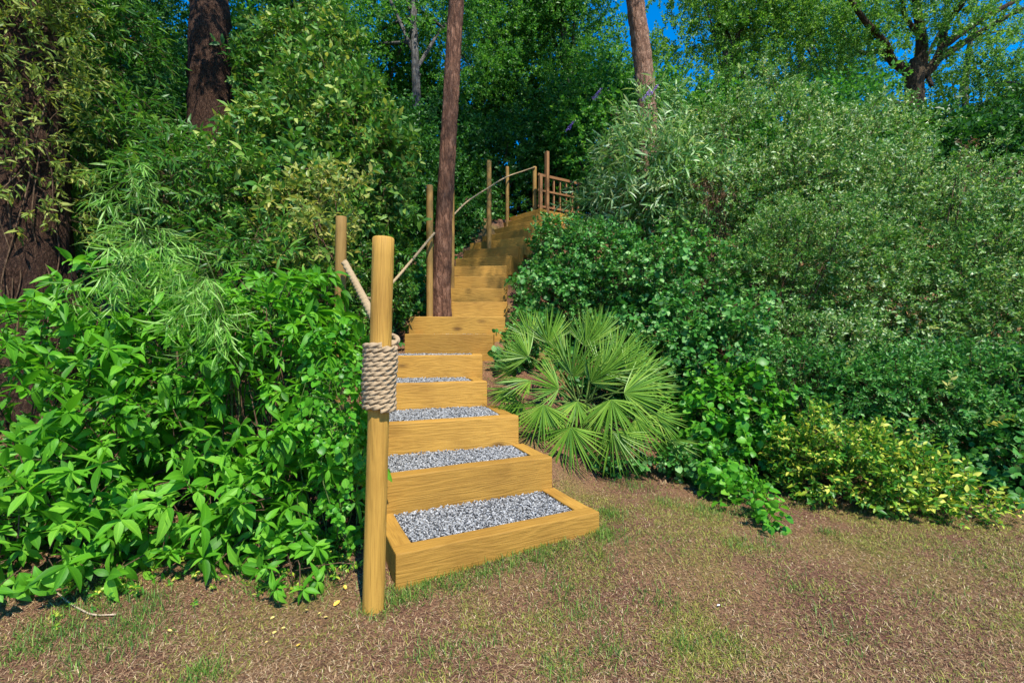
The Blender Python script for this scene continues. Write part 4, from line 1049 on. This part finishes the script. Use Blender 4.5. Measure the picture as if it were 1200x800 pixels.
# ------------------------------------------------------------------ right side planting
GR = 'shrubs on the bank right of the steps'
bud = shrub('butterfly_bush', 'silvery narrow-leaved butterfly bush with a few purple blooms right of the trellis', 'shrub', GR,
      [B(765, 205, 6.9, .66, .5, .62), B(735, 235, 6.8, .36, .4, .4), B(800, 225, 6.7, .6, .5, .5), B(762, 135, 7.6, .45, .3, .28), B(695, 245, 7.2, .26, .25, .3)], 660, PR['silver'], 'silver', 120, stems=22, stem_r=.015, shell=.4, up=.25, rnd=.5, base=(1.9, 7.2), scale=(.9, 1.4))
rng = np.random.default_rng(121)
for px, py, d in ((757, 112, 6.9), (766, 106, 7.0), (1000, 155, 6.2), (700, 110, 6.95), (668, 148, 7.4)):
    c = at(px, py, d)
    n = 90
    t = rng.random(n); P = c + np.stack([rng.normal(0, .022, n) * (1.1 - t), rng.normal(0, .022, n) * (1.1 - t), (t - .5) * .16], 1)
    P[:, 0] += (t - .5) * .12
    v4, f4, _ = leaf4(.018, .016)
    D = nrm(rng.standard_normal((n, 3))); M3 = frames(D, rng.standard_normal((n, 3)))
    W = np.einsum('mij,nj->mni', M3, v4) + P[:, None, :]
    V = W.reshape(-1, 3); F = (f4[None] + (np.arange(n) * 4)[:, None, None]).reshape(-1, 3)
    if px < 900: put_world('flower_panicle', V, F, M['purple'], bud)
shrub('small_leaved_shrub', 'tall grey-green small-leaved shrub, topmost mass right of the butterfly bush', 'shrub', GR,
      [B(890, 190, 7.0, 1.25, .8, 1.15), B(850, 260, 6.5, .9, .7, .8), B(960, 240, 6.2, 1.0, .7, .9), B(1010, 180, 6.9, .9, .7, .75)], 3900, PR['grey'], 'grey', 130, stems=14, shell=.5, up=.3, rnd=.5, lump=.34, shoot=1.45, base=(3.6, 6.9), scale=(.9, 1.4))
shrub('small_leaved_shrub', 'grey-green small-leaved shrub spreading to the right photo edge', 'shrub', GR,
      [B(1080, 260, 5.5, .95, .7, .8), B(1150, 340, 4.9, .9, .6, .75), B(1215, 290, 5.0, .7, .6, .7), B(1060, 360, 4.9, .7, .6, .6), B(1190, 390, 4.5, .6, .5, .5), B(1260, 350, 5.0, .8, .6, .8), B(1110, 300, 6.1, .9, .6, .7)], 5600, PR['grey'], 'grey', 131, stems=14, shell=.5, up=.3, rnd=.5, lump=.34, shoot=1.45, base=(4.6, 5.4), scale=(.75, 1.15))
shrub('small_leaved_shrub', 'grey-green small-leaved shrub in the middle, above the yellow-leaved bush', 'shrub', GR,
      [B(900, 340, 5.3, .85, .6, .7), B(980, 320, 5.2, .8, .6, .75), B(960, 420, 4.6, .7, .5, .45)], 3000, PR['grey'], 'grey', 132, stems=12, shell=.5, up=.3, rnd=.5, lump=.34, shoot=1.45, scale=(.75, 1.1))
shrub('rounded_leaf_shrub', 'leafy bank of rounded mid green leaves hugging the right side of the upper steps', 'shrub', GR,
      [B(660, 300, 6.3, .52, .5, .5), B(650, 345, 5.6, .42, .4, .42), B(725, 320, 5.9, .62, .5, .55), B(660, 300, 7.2, .42, .4, .36)], 2500, PR['bramble'], 'bramble', 140, stems=14, shell=.45, up=.3, rnd=.6, base=(.9, 6.3), lump=.32, scale=(.5, .85), shoot=1.5)
shrub('rounded_leaf_shrub', 'rounded mid green shrub directly behind the fan palm', 'shrub', GR,
      [B(800, 340, 5.4, .7, .5, .6), B(770, 410, 4.7, .6, .45, .5), B(840, 420, 4.6, .55, .45, .5), B(620, 390, 4.9, .2, .25, .2)], 2200, PR['bramble'], 'bramble', 141, stems=12, shell=.45, up=.3, rnd=.6, lump=.32, scale=(.55, .95), shoot=1.5)
shrub('rounded_leaf_shrub', 'low mid green small-leaved shrub behind the yellow-leaved bush at the lawn edge', 'shrub', GR,
      [B(940, 470, 4.2, .65, .45, .42), B(1050, 470, 4.1, .6, .45, .45), B(1150, 490, 3.95, .6, .45, .5)], 2600, PR['grey'], 'bramble', 142, stems=10, shell=.5, up=.3, rnd=.5, scale=(.8, 1.25))
shrub('rounded_leaf_shrub', 'dark green shrub at the right photo edge by the end of the yellow-leaved bush', 'shrub', GR,
      [B(1200, 560, 3.5, .42, .35, .38), B(1240, 480, 3.7, .4, .4, .5)], 700, PR['bramble'], 'bramble', 143, stems=8, shell=.5, up=.3, rnd=.5, scale=(.7, 1.0))
M['deadleaf'] = leaf_mat('leaf_dead_brown', [(0, (.06, .03, .015)), (.6, (.14, .08, .045)), (1, (.26, .17, .09))], rough=.8, trans=.2, midrib=0)
shrub('dry_brush', 'clump of dead reddish brown twigs showing between the butterfly bush and the grey-green shrubs', 'dead shrub', GR,
      [B(836, 228, 6.15, .3, .2, .2)], 55, PR['vine'], 'deadleaf', 145, stems=40, stem_r=.006, shell=.2, up=.2, rnd=.8, scale=(.4, .8), base=(2.5, 6.1))
shrub('dry_brush', 'clump of dead brown twigs in front of the dark evergreen thicket, far right', 'dead shrub', GR,
      [B(1128, 195, 6.9, .22, .2, .35), B(1165, 205, 6.8, .3, .2, .15)], 80, PR['vine'], 'deadleaf', 146, stems=50, stem_r=.007, shell=.2, up=.2, rnd=.8, scale=(.4, .8), base=(6.6, 7.0))
shrub('broadleaf_weed', 'bright green broad-leaved weeds between the palm and the yellow-leaved bush', 'plant', GR,
      [B(850, 500, 4.05, .38, .3, .4), B(830, 560, 3.8, .2, .2, .18), B(870, 585, 3.55, .14, .15, .1)], 260, PR['weed'], 'weed', 150, stems=12, stem_r=.005, stemmat='stem_g', shell=.35, up=.35, rnd=.4, scale=(.6, 1.0), roll=.3)
shrub('trailing_weed', 'bright green runner of leaves creeping from the weeds onto the lawn', 'plant', None,
      [(*gd(845, 580), .10, .14, .12, .10), (*gd(862, 592), .08, .10, .1, .07), (*gd(880, 606), .07, .1, .1, .06), (*gd(895, 618), .06, .07, .08, .05)], 60, PR['weed'], 'weed', 151, stems=3, stem_r=.004, stemmat='stem_g', shell=.2, up=.5, rnd=.4, scale=(.5, .8))
shrub('variegated_shrub', 'low bush of small yellow-edged leaves at the lawn edge on the right', 'shrub', GR,
      [B(990, 562, 3.45, .42, .36, .36), B(1050, 580, 3.3, .34, .30, .27), B(1105, 598, 3.15, .28, .2, .15), B(950, 545, 3.6, .26, .26, .30)], 900, PR['varieg'], 'varieg', 160, stems=16, stem_r=.005, shell=.45, up=.6, rnd=.6, lump=.38, scale=(.8, 1.35), shoot=1.3)
shrub('ground_ivy', 'low leafy cover on the soil under the fan palm', 'plant', GR,
      [(.95, 3.85, .22, .35, .18, .08), (.35, 3.75, .2, .14, .12, .1), (1.5, 3.75, .2, .3, .2, .1)], 130, PR['bramble'], 'bramble', 161, stems=0, shell=.2, up=.6, rnd=.4, scale=(.6, .9))

rng = np.random.default_rng(170)
o_sh = [o for o in bpy.data.objects if o.get('label', '').startswith('low mid green small')][0]
for px, py, d in ((1005, 388, 4.15), (1078, 398, 4.0), (985, 432, 3.75), (1160, 505, 3.45), (1100, 470, 3.6), (880, 455, 3.9)):
    c = at(px, py, d); n = 1
    P = c + rng.normal(0, .035, (n, 3)); D = nrm(rng.standard_normal((n, 3)) + np.array([0, -.6, .8]))
    lf, tw = scatter(PR['varieg'], P, D, rng.uniform(1.1, 1.5, n), rng, twigs=False)
    put_world('young_shoot', lf[0], lf[1], M['yellowtip'], o_sh, lf[2], smooth=True)
# ------------------------------------------------------------------ small things lying on the lawn
rng = np.random.default_rng(700)
def fallen(px, py, ln, mat, label, group='yellow leaves fallen on the lawn', cat='leaf', name='fallen_leaf'):
    x, y = gd(px, py)
    lv, lf, lu = leaf(ln, ln * .75, .35, -.25, rows=(.2, .5, .8), peak=.5, pw=.8)
    me = np_mesh(name, lv, lf, lu[lf].reshape(-1, 2))
    o = put(name, me, M[mat]); o.location = (x, y, float(ground_z(x, y)) + .012); o.rotation_euler = (rng.normal(0, .25), rng.normal(0, .25), rng.uniform(0, 6.28))
    tag(o, label, cat, group)
fallen(391, 713, .034, 'yellowleaf', 'largest deep yellow leaf lying on the soil left of the post foot')
for px, py in ((405, 693), (351, 757)):
    fallen(px, py, .022, 'yellowleaf', 'small deep yellow leaf on the soil left of the rope-wound post')
for px, py in ((361, 717), (372, 722), (322, 725), (323, 742), (330, 738), (314, 754), (202, 742), (260, 743), (379, 726), (100, 728)):
    fallen(px, py, rng.uniform(.014, .024), 'paleleaf', 'tiny pale yellow leaf on the soil below the left shrubs')
fallen(844, 711, .016, 'white', 'single tiny white petal on the dry lawn right of the steps', None, 'petal', 'fallen_petal')
pts = []
for px, py in ((64, 694), (80, 708), (95, 717), (110, 723), (136, 723)):
    x, y = gd(px, py); pts.append((x, y, float(ground_z(x, y)) + .012))
V, F = tube(catmull(pts, 8), .0035, 6)
tag(put('dry_twig', np_mesh('dry_twig', V, F, smooth=True), M['twig']), 'thin curved pale twig on the soil below the left-edge shrub', 'twig')

# ------------------------------------------------------------------ light, sky, camera
sc = bpy.context.scene
SUN_EL, SUN_AZ = R(55), math.atan2(.42, -.9)         # azimuth measured from +Y towards +X
w = bpy.data.worlds.new('World'); sc.world = w; w.use_nodes = True
nt = w.node_tree; bg = nt.nodes['Background']
sky = nt.nodes.new('ShaderNodeTexSky'); sky.sky_type = 'NISHITA'; sky.sun_disc = False
sky.sun_elevation = SUN_EL; sky.sun_rotation = SUN_AZ; sky.altitude = 1500; sky.air_density = 1.0; sky.dust_density = 0.1; sky.ozone_density = 3.0
hs = nt.nodes.new('ShaderNodeHueSaturation'); hs.inputs['Saturation'].default_value = 1.45; hs.inputs['Value'].default_value = 1.0
nt.links.new(sky.outputs[0], hs.inputs['Color']); nt.links.new(hs.outputs[0], bg.inputs[0]); bg.inputs[1].default_value = .15
ld = bpy.data.lights.new('sun', 'SUN'); ld.energy = 4.2; ld.angle = R(.5); ld.color = (1, .95, .86)
so = bpy.data.objects.new('sun', ld); C.objects.link(so)
sd = Vector((math.sin(SUN_AZ) * math.cos(SUN_EL), math.cos(SUN_AZ) * math.cos(SUN_EL), math.sin(SUN_EL)))
so.rotation_euler = (-sd).to_track_quat('-Z', 'Y').to_euler()
so.location = sd * 30

cd = bpy.data.cameras.new('camera'); cam = bpy.data.objects.new('camera', cd); C.objects.link(cam)
cam.location = (0, 0, EYE); cam.rotation_euler = (R(90), 0, 0)
cd.sensor_width = 36; cd.lens = 36 * F_PX / 1200
cd.shift_y = -12 / 1200
cd.clip_start = .05; cd.clip_end = 2000
sc.camera = cam
vs = sc.view_settings
sc.display_settings.display_device = 'sRGB'
vs.view_transform = 'Standard'; vs.look = 'None'; vs.exposure = 1.05; vs.gamma = 1; vs.use_curve_mapping = False
sc.render.engine = 'CYCLES'
cy = sc.cycles
cy.max_bounces = 10; cy.diffuse_bounces = 6; cy.glossy_bounces = 2; cy.transmission_bounces = 4; cy.transparent_max_bounces = 4
cy.use_denoising = True
cy.sample_clamp_indirect = 4
